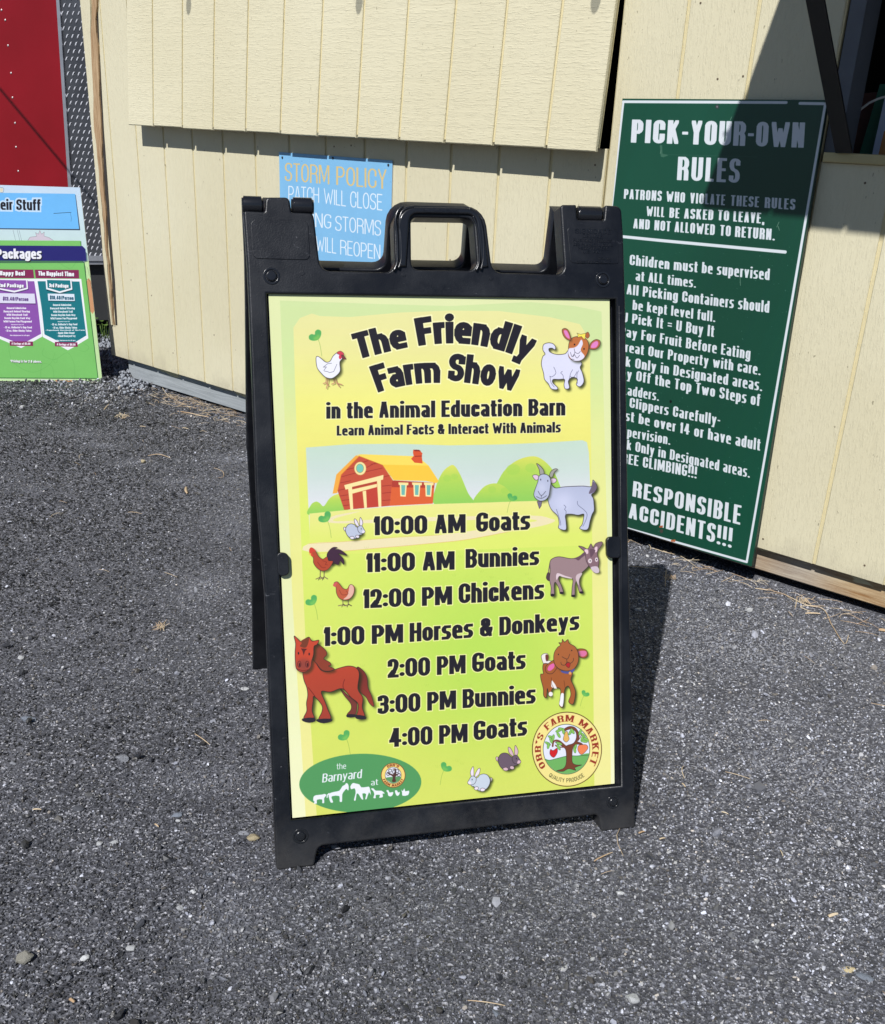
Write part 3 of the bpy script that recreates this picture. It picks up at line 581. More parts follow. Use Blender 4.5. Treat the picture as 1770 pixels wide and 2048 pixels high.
    cv.poly([(282, 568), (325, 640), (275, 625)], (236, 232, 230), sm=2); cv.poly([(360, 685), (384, 690), (374, 795), (345, 780), (350, 740)], (240, 238, 240), sm=3); cv.poly(ell(270, 688, 18, 20), (238, 232, 230))
    cv.line([(275, 545), (278, 600), (300, 640)], (90, 44, 26), 1.4, sm=3); cv.line([(385, 570), (395, 640)], (90, 44, 26), 1.4)
    cv.fig([(500, 300), (560, 296), (588, 320), (590, 355), (560, 375), (515, 360)], BK, shadow=(5, 5, 3, .6), wd=1.6); cv.poly([(505, 318), (570, 312), (582, 340), (555, 362), (515, 350)], (220, 116, 160), sm=3)
    cv.fig([(305, 390), (240, 430), (222, 470), (240, 505), (280, 510), (310, 480), (325, 450)], BK, wd=1.6); cv.poly([(295, 420), (255, 440), (242, 475), (265, 485), (300, 455)], (226, 106, 170), sm=3)
    cv.fig([(300, 330), (330, 280), (355, 262), (340, 240), (365, 240), (372, 210), (390, 235), (420, 212), (430, 245), (480, 275), (508, 330), (510, 400), (480, 460), (430, 485), (370, 480), (320, 450), (297, 400)], (170, 98, 54), shadow=(7, 7, 4, .7), wd=1.7)
    cv.poly(ell(337, 342, 5, 6), INK); cv.poly(ell(452, 308, 5, 6), INK)
    cv.line([(368, 362), (400, 380), (420, 378), (435, 340)], INK, 1.6, sm=3); cv.line([(408, 382), (410, 405)], INK, 1.4); cv.line([(358, 410), (365, 432), (395, 435), (412, 408), (440, 420), (465, 400), (468, 375)], INK, 1.6, sm=3); cv.fig([(400, 430), (425, 412), (440, 425), (430, 458), (412, 450)], (176, 40, 44), wd=1)
    cv.poly([(358, 482), (420, 492), (475, 465), (470, 490), (430, 512), (370, 502)], (84, 84, 150), sm=2); cv.poly(ell(438, 506, 12, 13), (226, 160, 90))
    # bunnies
    def bunny(ox, oy, k, c, lt, flip=False):
        cv.o = (ox, oy, k); fx = (lambda P: [(-x, y) for x, y in P]) if flip else (lambda P: P)
        cv.fig(fx([(-122, 30), (-112, 15), (-95, 25), (-92, 45), (-110, 58)]), lt, wd=1.2, shadow=(5, 5, 3, .6))
        cv.fig(fx([(-100, 40), (-75, -8), (-35, -22), (5, -10), (20, 10), (60, 30), (95, 70), (85, 100), (60, 105), (50, 128), (-10, 150), (-60, 130), (-90, 90)]), c, shadow=(7, 7, 4, .8), wd=1.4)
        for e in ([(0, -75), (20, -72), (45, -30), (55, 10), (35, 5), (8, -25)], [(68, -95), (88, -70), (98, -30), (85, 5), (68, 5), (62, -30)]): cv.fig(fx(e), lt, wd=1.3)
        cv.fig(fx([(40, 20), (65, 0), (90, 5), (112, 40), (125, 65), (110, 85), (70, 85), (45, 60)]), c, wd=1.3)
        cv.poly(fx([(100, 50), (124, 62), (110, 82), (88, 80)]), lt, sm=3); cv.poly(ell(*((-80 if flip else 80), 35), 4, 8), INK)
        cv.fig(fx([(-50, 130), (-20, 120), (0, 135), (-10, 152), (-40, 150)]), lt, wd=1.2); cv.fig(fx([(20, 110), (45, 108), (60, 125), (45, 140), (20, 132)]), lt, wd=1.2)
        cv.o = (0, 0, 1)
    bunny(709, 1051, 5.7, (188, 196, 214), (232, 224, 236)); bunny(1017, 1510, 4.9, (108, 90, 104), (214, 180, 190)); bunny(961, 1552, 5.0, (200, 210, 222), (236, 224, 236), True)
    # oval badge
    GRN = (84, 152, 92)
    cv.o = (0, 0, 1); cv.poly(ell(721, 1566, 122.5, 59, -1.5, 60), GRN)
    cv.o = (560, 1440, 5.206); WH = (236, 238, 246)
    text(cv, "the", (592, 512), (690, 505), 62, 60, WH, W=.6, a=.06, b=.05, sp=.12); text(cv, "Barnyard", (440, 650), (852, 602), 92, 92, WH, W=.55, a=.075, b=.05, sp=.08, up=(.08, -1)); text(cv, "at", (950, 682), (1025, 672), 62, 62, WH, W=.6, a=.07, b=.05, sp=.12)
    for P in ([(348, 840), (350, 800), (375, 782), (440, 775), (465, 768), (485, 780), (470, 800), (460, 820), (462, 862), (440, 862), (440, 826), (385, 830), (385, 868), (352, 868), (362, 850)],
              [(508, 770), (560, 748), (620, 735), (650, 690), (680, 672), (690, 655), (710, 665), (718, 700), (712, 735), (695, 715), (670, 740), (650, 775), (648, 848), (622, 846), (620, 790), (545, 792), (540, 815), (555, 855), (530, 858), (515, 820)],
              [(735, 690), (760, 655), (790, 660), (830, 670), (850, 700), (910, 695), (935, 700), (950, 785), (930, 750), (905, 820), (890, 820), (900, 770), (860, 765), (870, 825), (850, 820), (820, 770), (800, 770), (790, 835), (772, 832), (790, 760), (780, 710), (745, 720)],
              [(950, 715), (975, 710), (1000, 735), (1060, 735), (1095, 765), (1070, 765), (1075, 800), (1035, 808), (1045, 780), (1000, 780), (1000, 812), (975, 810), (985, 775), (975, 740)],
              [(1110, 735), (1130, 728), (1145, 755), (1182, 748), (1175, 780), (1155, 795), (1130, 785), (1125, 755)], [(1200, 735), (1222, 732), (1232, 755), (1250, 748), (1245, 775), (1225, 790), (1208, 770)],
              [(1265, 720), (1280, 740), (1300, 710), (1308, 742), (1348, 735), (1338, 780), (1280, 788), (1275, 755)]): cv.poly(P, WH, sm=2)
    cv.line([(512, 765), (495, 780), (492, 805)], WH, 4)
    cv.poly(ell(1182, 574, 128, 130), (120, 50, 30)); cv.poly(ell(1182, 574, 122, 124), (240, 212, 120)); cv.poly(ell(1182, 574, 86, 88), (60, 60, 40)); cv.poly(ell(1182, 574, 82, 84), (224, 226, 236))
    cv.poly([(1105, 600), (1180, 590), (1262, 590), (1250, 625), (1182, 657), (1120, 625)], (96, 150, 96), sm=3)
    cv.poly([(1170, 640), (1178, 590), (1130, 560), (1120, 540), (1165, 560), (1185, 560), (1200, 520), (1170, 510), (1210, 505), (1215, 560), (1250, 555), (1205, 590), (1210, 640)], (84, 54, 48), sm=3)
    for q in ((1130, 560), (1240, 570), (1150, 525), (1225, 530), (1190, 540)): cv.line(ell(q[0], q[1], 16, 16), (50, 40, 50), 2, closed=True)
    ring_text(cv, "ORR'S", (1182, 574), 93, -36, 34, 26, (130, 48, 34), W=.8, a=.14, b=.1); ring_text(cv, "FARM MARKET", (1182, 574), 119, 248, 112, 26, (130, 48, 34), inward=True, W=.7, a=.13, b=.1)
    # round emblem
    cv.o = (860, 1400, 4.658); C = (1272, 458)
    def rc(r, n=60): return ell(C[0]+6*(r-200)/130, C[1], r*.985, r*1.06, 0, n)
    cv.poly(rc(326), (226, 222, 130)); cv.poly(rc(328)*1, (226, 220, 130)); cv.line(rc(326), (90, 60, 30), 3.2, closed=True); cv.poly(rc(321), (240, 224, 140)); 
    cv.poly(rc(222), (60, 80, 44)); cv.poly(rc(217), (226, 228, 244))
    M = cv.poly_mask(cv.m(rc(216)))
    land = cv.poly_mask(cv.m(smooth([(1030, 545), (1120, 560), (1200, 540), (1290, 520), (1380, 518), (1500, 508), (1510, 720), (1030, 720)], True, 4))); cv.put(M*land, (112, 176, 96)); cv.line([(1072, 556), (1120, 560), (1200, 540), (1290, 520), (1380, 520), (1485, 512)], (60, 100, 60), 2, sm=4)
    BR = (118, 64, 44)
    cv.fig([(1180, 660), (1240, 640), (1268, 600), (1272, 520), (1262, 455), (1215, 420), (1170, 395), (1200, 390), (1262, 425), (1290, 418), (1340, 400), (1365, 350), (1358, 295), (1320, 272), (1275, 280), (1245, 300), (1250, 270), (1300, 245), (1350, 255), (1385, 300), (1390, 355), (1372, 385), (1410, 400), (1425, 420), (1370, 412), (1335, 440), (1325, 520), (1330, 585), (1370, 605), (1415, 605), (1350, 630), (1360, 655), (1300, 640), (1270, 650), (1240, 665)], BR, wd=1.4, sm=3)
    cv.line([(1262, 430), (1200, 380), (1155, 385), (1145, 430)], BR, 7, sm=4); cv.line([(1250, 440), (1190, 435), (1170, 420)], BR, 4, sm=3); cv.line([(1380, 380), (1410, 330), (1400, 290)], BR, 3, sm=3)
    for x, y, r in [(1200, 285, -20), (1225, 270, 15), (1200, 325, 60), (1130, 345, 20), (1130, 375, 70), (1100, 405, 30), (1105, 425, 100), (1205, 405, 20), (1200, 440, 60), (1150, 350, 100), (1310, 300, 120), (1330, 290, 60), (1400, 300, 110), (1430, 330, 50), (1420, 360, 110), (1455, 365, 30), (1355, 440, 110), (1350, 465, 80), (1440, 385, 10), (1245, 290, 80)]:
        cv.fig(ell(x, y, 30, 12, r), (136, 190, 92), out=(50, 100, 50), sm=0, wd=1)
    cv.fig([(1262, 300), (1280, 292), (1290, 330), (1298, 365), (1272, 392), (1245, 372), (1248, 340)], (226, 178, 96), wd=1.2)
    cv.fig([(1125, 460), (1150, 470), (1185, 448), (1188, 490), (1155, 535), (1120, 505)], (206, 36, 40), wd=1.2)
    cv.fig([(1385, 425), (1425, 415), (1462, 420), (1470, 455), (1415, 508), (1380, 470)], (236, 130, 84), wd=1.2)
    CT = (150, 52, 36)
    def ring2(txt, a0, a1, rad, h, inward, **k):
        H_, tw = layout(txt, k['W'], k['a'], k['b'], k['sp'], cut=.1, serif=k.get('serif')); M = cv.mask()
        for hh in H_:
            q = np.array(hh); th = np.radians(a0+(a1-a0)*q[:, 0]/tw); r = rad+q[:, 1]*h*(-1 if inward else 1)
            cv.convex(M, cv.m(np.c_[C[0]+6*(r-200)/130+r*.985*np.sin(th), C[1]-r*1.06*np.cos(th)]))
        cv.put(M, k['c'])
    ring2("ORR'S FARM MARKET", -127, 119, 244, 58, False, W=.7, a=.12, b=.055, sp=.26, serif=True, c=CT)
    ring2("QUALITY PRODUCE", 216, 145, 292, 36, True, W=.75, a=.07, b=.055, sp=.2, c=(50, 50, 24))
    # lettering
    cv.o = (0, 0, 1); HC = (250, 246, 190); k = dict(W=.82, a=.165, b=.108, sp=.035, cut=.12)
    text(cv, "The", (717, 719), (817, 694), 53, 51, INK, halo=(.05, HC), up=(-.26, -.97), bow=1, **k); text(cv, "Friendly", (838, 692), (1058, 722), 56, 59, INK, halo=(.05, HC), bow=18, **k)
    text(cv, "Farm", (757, 785), (881, 765), 55, 53, INK, halo=(.05, HC), bow=6, **k); text(cv, "Show", (896, 761), (1033, 783), 55, 59, INK, halo=(.05, HC), bow=3, **k)
    k = dict(W=.58, a=.122, b=.078, sp=.06, cut=.12, halo=(.05, HC))
    text(cv, "in the Animal Education Barn", (653, 837), (1131, 830), 32, 34, INK, **k); text(cv, "Learn Animal Facts & Interact With Animals", (674, 871), (1122, 864), 20, 21, INK, **k)
    k = dict(W=.63, a=.128, b=.08, sp=.05, cut=.12, halo=(.05, (246, 244, 170)))
    for a in [("10:00 AM", (748, 1070), (932, 1064), 38, 37), ("Goats", (953, 1063), (1061, 1058), 39, 37), ("11:00 AM", (733, 1144), (910, 1138), 38, 37), ("Bunnies", (932, 1135), (1079, 1129), 38, 36), ("12:00 PM", (727, 1216), (905, 1208), 38, 37), ("Chickens", (918, 1206), (1089, 1197), 40, 38),
              ("1:00 PM", (648, 1292), (807, 1284), 38, 37), ("Horses & Donkeys", (820, 1283), (1159, 1259), 38, 36), ("2:00 PM", (776, 1355), (932, 1346), 38, 37), ("Goats", (945, 1344), (1052, 1337), 39, 37), ("3:00 PM", (756, 1428), (913, 1417), 38, 37), ("Bunnies", (926, 1416), (1072, 1406), 38, 37),
              ("4:00 PM", (779, 1494), (936, 1484), 38, 37), ("Goats", (948, 1481), (1055, 1470), 39, 37)]:
        text(cv, a[0], a[1], a[2], a[3], a[4], INK, **k)
    return cv
def storm_art(H, w=600, h=800):
    cv = Canvas(w, h, H, (128, 184, 224)); cv.o = (450, 240, 3.218)
    n = np.random.RandomState(2)
    OR = (214, 190, 132); WH = (222, 232, 242); k = dict(W=.8, a=.085, b=.038, sp=.12, cut=.1, serif=False)
    text(cv, "STORM", (385, 392), (672, 415), 118, 122, OR, **k); text(cv, "POLICY", (716, 418), (1040, 446), 120, 128, OR, **k)
    k['a'] = .064; k['b'] = .034
    text(cv, "PATCH", (408, 522), (606, 534), 98, 98, WH, **k); text(cv, "WILL", (636, 538), (778, 558), 98, 100, WH, **k); text(cv, "CLOSE", (806, 562), (1012, 584), 104, 106, WH, **k)
    text(cv, "DURING", (404, 668), (684, 702), 92, 92, WH, **k); text(cv, "STORMS", (710, 712), (1004, 748), 96, 100, WH, **k)
    text(cv, "AND", (404, 820), (556, 836), 88, 90, WH, **k); text(cv, "WILL", (585, 842), (716, 862), 96, 98, WH, **k); text(cv, "REOPEN", (742, 866), (1000, 900), 94, 96, WH, **k)
    text(cv, "ONCE OVER", (560, 985), (850, 1015), 80, 84, WH, **k)
    for _ in range(60):
        x, y = n.uniform(350, 1080), n.uniform(220, 940); cv.line([(x, y), (x+n.uniform(-8, 8), y+n.uniform(-8, 8))], (70, 110, 140) if n.rand() < .3 else (170, 208, 236), n.uniform(.8, 1.6), al=.5)
    return cv

def rules_art(H, w=820, h=1640):
    cv = Canvas(w, h, H, (24, 76, 58)); WH = (226, 232, 238); n = np.random.RandomState(5)
    X = np.linspace(0, 1, w)[None, :]; Y = np.linspace(0, 1, h)[:, None]
    cv.a *= (1+.05*np.sin(X*5+Y*3))[..., None]
    cv.o = (1180, 150, 3.0)
    B = 16
    def bar(a, b, wd=15, c=WH): cv.line([a, b], c, wd*.62)
    bar((198, 160), (1178, 165)); bar((1258, 170), (1402, 172)); bar((200, 162), (130, 800)); 
    k = dict(W=.5, a=.115, b=.062, sp=.095, cut=.2)
    text(cv, "PICK-YOUR-OWN", (244, 404), (1282, 436), 138, 152, WH, up=(.06, -1), **k); text(cv, "RULES", (520, 628), (895, 646), 140, 146, WH, up=(.06, -1), W=.52, a=.11, b=.06, sp=.13, cut=.2)
    k = dict(W=.48, a=.11, b=.06, sp=.12, cut=.2, up=(.06, -1))
    for s, L, R, a, b in [("PATRONS", (202, 740), (428, 754), 58, 62), ("WHO", (455, 756), (567, 764), 62, 62), ("VIOLATE", (598, 766), (808, 780), 62, 64), ("THESE", (842, 782), (1012, 792), 64, 64), ("RULES", (1046, 795), (1230, 808), 64, 66),
                          ("WILL", (336, 842), (444, 850), 58, 60), ("BE", (474, 852), (534, 857), 60, 60), ("ASKED", (562, 858), (737, 868), 60, 62), ("TO", (765, 868), (832, 874), 62, 62), ("LEAVE,", (858, 876), (1045, 890), 62, 64),
                          ("AND", (258, 917), (356, 925), 58, 60), ("NOT", (384, 927), (480, 935), 60, 60), ("ALLOWED", (505, 938), (746, 958), 62, 64), ("TO", (778, 960), (842, 966), 64, 64), ("RETURN.", (868, 968), (1108, 990), 64, 68)]:
        text(cv, s, L, R, a, b, WH, **k)
    bar((180, 966), (1172, 1060), 18)
    k = dict(W=.5, a=.105, b=.06, sp=.1, cut=.15, up=(.06, -1))
    L = [("Children must be supervised", (236, 1136), (1076, 1228), 62, 68), ("at ALL times.", (272, 1230), (634, 1272), 58, 60), ("All Picking Containers should", (218, 1312), (1074, 1424), 60, 70), ("be kept level full.", (254, 1404), (750, 1478), 58, 62)]
    for q in L: text(cv, *q, WH, **k)
    cv.o = (1180, 600, 3.0)
    L = [("U Pick It = U Buy It", (192, 128), (742, 218), 58, 68), ("Pay For Fruit Before Eating", (180, 212), (960, 354), 58, 68), ("Treat Our Property with care.", (175, 302), (1022, 448), 58, 66), ("Pick Only in Designated areas.", (120, 378), (1032, 544), 58, 68), ("Stay Off the Top Two Steps of", (120, 450), (1018, 634), 58, 70),
         ("Ladders.", (196, 564), (412, 602), 58, 60), ("Use Clippers Carefully-", (110, 616), (778, 752), 58, 66), ("Must be over 14 or have adult", (120, 700), (1020, 902), 58, 70), ("Supervision.", (156, 806), (480, 866), 58, 60), ("Park Only in Designated areas.", (130, 874), (958, 1064), 58, 66), ("NO TREE CLIMBING!!!", (60, 948), (638, 1068), 58, 70)]
    for s, a, b, c, d in L: text(cv, s, a, b, c, d, WH, W=.48, a=.1, b=.058, sp=.1, cut=.15, up=(.07, -1))
    k = dict(W=.5, a=.105, b=.06, sp=.12, cut=.2, up=(.08, -1))
    text(cv, "NOT", (60, 1140), (205, 1170), 86, 90, WH, **k); text(cv, "RESPONSIBLE", (253, 1176), (900, 1348), 92, 116, WH, **k); text(cv, "FOR", (60, 1250), (190, 1288), 90, 92, WH, **k); text(cv, "ACCIDENTS!!!", (230, 1306), (848, 1486), 90, 118, WH, **k)
    bar((120, 1340), (940, 1572))
    cv.line([(1412, -1178), (1212, 0), (940, 1572)], WH, 9.5)
    cv.o = (1180, 600, 3.0)
    for _ in range(220):
        x, y = n.uniform(120, 1250), n.uniform(-430, 1560); r = n.uniform(.8, 1.7); cv.line([(x, y), (x+n.uniform(-4, 4), y+n.uniform(-4, 4))], (140, 185, 172), r, al=.6)
    for a, b in [((900, -140), (902, -90)), ((1128, -445), (1136, -420)), ((1120, -440), (1134, -470)), ((420, -880), (425, -900)), ((840, -1380+300), (850, -1100))]: cv.line([a, b], (170, 190, 170), 1.4, al=.8)
    cv.poly([(484, 1440), (512, 1436), (510, 1452), (486, 1450)], (190, 110, 70)); cv.poly([(414, 1355), (436, 1352), (436, 1364), (414, 1366)], (170, 90, 60))
    cv.o = (1180, 150, 3.0)
    cv.poly([(418, 420), (432, 420), (434, 470), (470, 480), (440, 492), (424, 488)], (86, 124, 104), al=.6); cv.line([(440, 475), (1000, 490)], (60, 100, 84), 1.5, al=.6)
    for q in [(762, 190), (0, 0)]:
        if q[0]: cv.poly(ell(q[0], q[1], 11, 13), (60, 64, 66)); cv.poly(ell(q[0], q[1], 5, 6), (120, 124, 126))
    cv.o = (1180, 600, 3.0); cv.poly(ell(483, 606, 7, 9), (14, 20, 20)); cv.poly(ell(428, 1386, 10, 12), (70, 66, 60)); cv.poly(ell(1100, 770, 0.1, .1), WH)
    return cv

def price_art(H, w=1000, h=1300):
    """right-hand part of the package price board"""
    cv = Canvas(w, h, H, (206, 222, 240)); cv.o = (0, 360, 4.096); BK = (24, 22, 30); WH = (240, 240, 248)
    Y = np.linspace(0, 1, h)[:, None, None]
    cv.a[:] = np.array((200, 220, 242))/255*(1-Y)+np.array((200, 232, 176))/255*Y
    cv.poly([(690, 640), (850, 640), (850, 1700), (-900, 1700), (-900, 1640), (690, 1640)], (196, 226, 166)); cv.poly([(708, 800), (740, 800), (770, 1050), (735, 1050), (712, 900)], (204, 150, 110), sm=2); cv.line([(705, 790), (740, 820), (772, 1050)], BK, 1.5, sm=3)
    cv.line([(695, 680), (700, 740)], BK, 1.3); cv.line([(712, 690), (720, 720), (728, 760)], BK, 1.3); cv.line([(740, 740), (735, 770)], BK, 1.3)
    cv.poly([(-900, 95), (620, 118), (655, 395), (-900, 372)], (60, 70, 90)); cv.poly([(-900, 88), (615, 110), (645, 385), (-900, 366)], (112, 186, 246))
    cv.line([(0, 60), (28, 66), (22, 98), (0, 98)], (60, 50, 40), 1.6, sm=3); cv.poly([(0, 64), (24, 68), (18, 94), (0, 94)], (228, 218, 190))
    k = dict(W=.62, a=.125, b=.085, sp=.07, cut=.1)
    M = text(cv, "Their Stuff", (-100, 230), (328, 238), 80, 86, BK, halo=(.16, (206, 228, 250)), W=.62, a=.12, b=.08, sp=.07, cut=.1)
    cv.line([(436, 262), (580, 254)], BK, 3); cv.line([(575, 262), (582, 300), (578, 325)], BK, 1.4)
    for x in (95, 130, 145): cv.line([(x, 392), (x+20, 480)], (70, 80, 100), 1.6)
    GR = (124, 196, 106)
    cv.poly([(215, 475), (235, 448), (290, 442), (282, 415), (305, 425), (318, 395), (332, 425), (355, 412), (352, 440), (395, 452), (430, 475)], (206, 196, 210)); cv.line([(215, 475), (235, 448), (290, 442), (282, 412), (305, 425), (318, 395), (332, 425), (355, 408), (352, 440), (395, 452), (430, 475)], (90, 70, 80), 1.5)
    cv.poly([(-900, 470), (662, 482), (672, 640), (690, 655), (805, 1628), (-900, 1620)], (56, 110, 60)); cv.poly([(-900, 466), (655, 478), (668, 640), (682, 655), (797, 1620), (-900, 1612)], GR)
    for P in ([(200, 500), (190, 640), (260, 700), (240, 800)], [(60, 1330), (100, 1480), (260, 1570), (400, 1500), (440, 1400)], [(350, 1360), (340, 1420), (440, 1460), (540, 1400), (600, 1500), (610, 1630)], [(640, 1300), (720, 1350), (690, 1390), (640, 1380)], [(330, 1610), (340, 1500), (420, 1520), (440, 1630)], [(100, 480), (140, 520)], [(430, 620), (560, 700), (620, 640)]):
        cv.line(P, (92, 168, 84), 1.5, sm=5)
    cv.line(ell(447, 1470, 14, 18), (92, 168, 84), 1.4, closed=True)
    cv.poly([(330, 1632), (440, 1638), (445, 1700), (325, 1690)], (226, 222, 232)); cv.poly([(450, 1636), (590, 1638), (600, 1700), (440, 1700)], (206, 156, 112)); cv.poly([(590, 1636), (625, 1640), (635, 1700), (600, 1700)], (236, 234, 240)); cv.line([(330, 1632), (325, 1690)], BK, 2); cv.line([(440, 1636), (440, 1700)], BK, 2)
    cv.poly([(-900, 520), (670, 535), (712, 580), (716, 645), (680, 655), (-900, 655)], (20, 40, 60), al=.5); cv.poly([(-900, 505), (672, 520), (698, 545), (705, 640), (672, 640), (-900, 626)], (36, 34, 112))
    text(cv, "Packages", (-52, 618), (328, 622), 78, 84, WH, shadow=(5, 8, 2, .9), W=.68, a=.135, b=.095, sp=.05, cut=.15)
    PU = (134, 40, 86)
    cv.poly([(-500, 700), (255, 708), (262, 778), (-500, 772)], PU); cv.poly([(268, 708), (640, 712), (642, 782), (275, 778)], PU)
    kk = dict(W=.6, a=.15, b=.12, sp=.05, cut=.2, shadow=(3, 4, 1, .8))
    text(cv, "Happy Deal", (-22, 754), (184, 756), 36, 38, WH, **kk); text(cv, "The Happiest Time", (298, 756), (600, 764), 36, 38, WH, **kk)
    VI, TE = (142, 84, 172), (22, 118, 130)
    cv.poly([(-100, 782), (278, 782), (335, 1262), (165, 1362), (-60, 1262)], WH); cv.poly([(-100, 802), (262, 802), (322, 1240), (168, 1330), (-60, 1240)], VI)
    cv.poly([(272, 782), (660, 785), (718, 1278), (545, 1380), (338, 1268)], WH); cv.poly([(290, 802), (645, 806), (700, 1255), (545, 1345), (350, 1245)], TE)
    cv.poly([(-60, 792), (208, 795), (214, 872), (100, 905), (-60, 872)], (50, 40, 80), al=.6); cv.poly([(-60, 790), (204, 793), (208, 865), (98, 895), (-60, 862)], WH); cv.poly([(-60, 792), (192, 795), (196, 855), (98, 880), (-60, 852)], VI)
    cv.poly([(360, 795), (582, 798), (590, 878), (480, 912), (366, 880)], (10, 50, 60), al=.7); cv.poly([(358, 790), (578, 795), (584, 872), (476, 900), (362, 868)], WH); cv.poly([(370, 792), (566, 797), (572, 860), (476, 886), (374, 856)], TE)
    text(cv, "2nd Package", (-30, 850), (172, 854), 32, 32, WH, **kk); text(cv, "3rd Package", (388, 852), (552, 857), 32, 32, WH, **kk)
    cv.poly([(-60, 905), (268, 908), (276, 994), (-60, 990)], (60, 30, 80), al=.5); cv.poly([(-60, 900), (262, 904), (270, 985), (-60, 982)], (222, 220, 242)); cv.poly([(376, 908), (604, 912), (608, 974), (382, 970)], (10, 50, 60), al=.6); cv.poly([(374, 904), (600, 908), (604, 966), (378, 962)], (222, 232, 246))
    text(cv, "$13.49/Person", (8, 962), (212, 966), 32, 32, (96, 64, 130), W=.6, a=.13, b=.1, sp=.06); text(cv, "$19.49/Person", (392, 952), (594, 958), 32, 32, (30, 84, 110), W=.6, a=.13, b=.1, sp=.06)
    ks = dict(W=.6, a=.13, b=.1, sp=.05, cut=.2)
    for cx, y0, ex in ((118, 1032, 0), (495, 1006, 6)):
        rows = [("General Admission", 78), ("Barnyard Animal Viewing", 105), ("Wild Storybook Trail", 84), ("Scenic Hayride Each Way", 104), ("Wild Farmer Fun Playground", 114)]
        for i, (t_, hw) in enumerate(rows): text(cv, t_, (cx-hw+i*3, y0+i*28), (cx+hw+i*3, y0+i*28), 17, 17, WH, **ks)
        y = y0+5*28-6; text(cv, "(Appropriate for Ages 2-12)", (cx-40, y), (cx+62, y), 8, 8, WH, **ks)
        text(cv, "~ 12 oz. Collector's Cup Food", (cx-96, y+28), (cx+128, y+28), 17, 17, WH, **ks); text(cv, "~ 12 oz. Cider Slushy Token", (cx-84, y+56), (cx+126, y+56), 17, 17, WH, **ks)
        if cx > 400: text(cv, "~ Paperback Storybook of The Farm", (355, y+74), (688, y+74), 10, 10, WH, **ks); text(cv, "~ Apple Cider Donut", (cx-46, y+100), (cx+104, y+100), 17, 17, WH, **ks); text(cv, "~ Small Barnyard Toy", (cx-42, y+126), (cx+112, y+126), 17, 17, WH, **ks); y += 68
        text(cv, "One trip/person for all ages", (cx-46, y+92), (cx+112, y+92), 10, 10, WH, **ks)
    cv.poly([(70, 1304), (258, 1306), (262, 1344), (72, 1342)], PU); text(cv, "A Savings of $3.00", (86, 1332), (238, 1334), 19, 19, WH, **ks); cv.poly([(436, 1308), (622, 1312), (626, 1350), (438, 1346)], PU); text(cv, "A Savings of $6.00", (452, 1338), (606, 1341), 19, 19, WH, **ks)
    text(cv, "*Pricing is for 2 & above.", (80, 1484), (334, 1488), 22, 22, WH, shadow=(3, 4, 1, .8), **ks)
    return cv
GAIN = .80
def cream(name, vert=True, yellow=0.0, obj=None):
    m = NT(name); v = m.co((1, 1, 1), obj)
    big = m.noise(v, 1.3, 3, .5); c = m.mix(m.ramp(big, [(.35, 0), (.65, 1)]), srgb(215, 207, 176, .85), srgb(222, 215, 186, .85))
    if yellow: c = m.mix(yellow, c, srgb(226, 208, 150, GAIN))
    st = m.co((1, 1, .045) if vert else (.035, 1, 1), obj); st2 = m.co((1, 1, .16) if vert else (.12, 1, 1), obj)
    h = m.noise(st, 70 if vert else 42, 4, .6, .25); dots = m.noise(st2, 230, 3, .7)
    hh = m.math('ADD', m.math('MULTIPLY', h, 1.0), m.math('MULTIPLY', m.ramp(dots, [(.5, 0), (.72, 1)]), .55))
    specks = m.noise(m.co((1, 1, .5), obj), 90, 2, .5); c = m.mix(m.ramp(specks, [(.745, 0), (.76, .55)]), c, (.12, .10, .06))
    c = m.mix(m.ramp(h, [(.26, .07), (.38, 0)]), c, srgb(176, 160, 118, GAIN))
    zz_ = m.n('SeparateXYZ'); m.l(v, zz_.inputs[0]); sp_ = m.math('ADD', m.math('MULTIPLY', zz_.outputs[2], 3.2), m.noise(m.co((1, 1, .5), obj), 7, 5, .7))
    c = m.mix(m.ramp(sp_, [(.70, .38), (1.0, 0)]), c, (.26, .23, .18))
    m.bump(hh, .0018 if vert else .0021, .7); return m.base(c, .5, .35)

# ================================================================ shed
shed = empty('shed', tuple(WN*DW), (0, 0, AW))
tag(shed, 'cream painted wooden shed with grooved board siding, a closed shutter and an open serving window', 'shed')
m_side = cream('cream_siding_paint', True, 0, shed); m_flap = cream('cream_shutter_paint', False, 0, shed); m_groove = cream('cream_groove_paint', True, .5, shed)
m_grey = None
def sill_mat():
    m = NT('weathered_sill_wood'); v = m.co((1, 1, 1), shed)
    g = m.noise(m.co((.06, 1, 1), shed), 60, 6, .7, .6); big = m.noise(v, 1.7, 3)
    sx = m.n('SeparateXYZ'); m.l(v, sx.inputs[0])
    t = m.math('ADD', m.math('MULTIPLY', sx.outputs[0], .45), 1.1)                       # grey at the far end, browner towards the window
    t = m.math('ADD', t, m.math('MULTIPLY', m.math('SUBTRACT', big, .5), 1.2))
    grey = m.mix(m.ramp(g, [(.3, 0), (.7, 1)]), srgb(146, 152, 156, .75), srgb(178, 184, 188, .8)); brn = m.mix(m.ramp(g, [(.35, 0), (.65, 1)]), srgb(150, 112, 72, .8), srgb(204, 182, 146, .8))
    c = m.mix(m.ramp(t, [(.35, 0), (.75, 1)]), grey, brn)
    pat = m.noise(m.co((.5, 1, 1.6), shed), 9, 4, .6)                                   # leftovers of cream paint along the upper edge
    zz = m.math('ADD', m.math('MULTIPLY', sx.outputs[2], 11), m.math('MULTIPLY', pat, 1.6))
    c = m.mix(m.ramp(m.math('SUBTRACT', zz, 1.42), [(.44, 0), (.48, 1)]), c, srgb(214, 206, 170, GAIN))
    m.bump(g, .002, .8); return m.base(c, .75, .25)
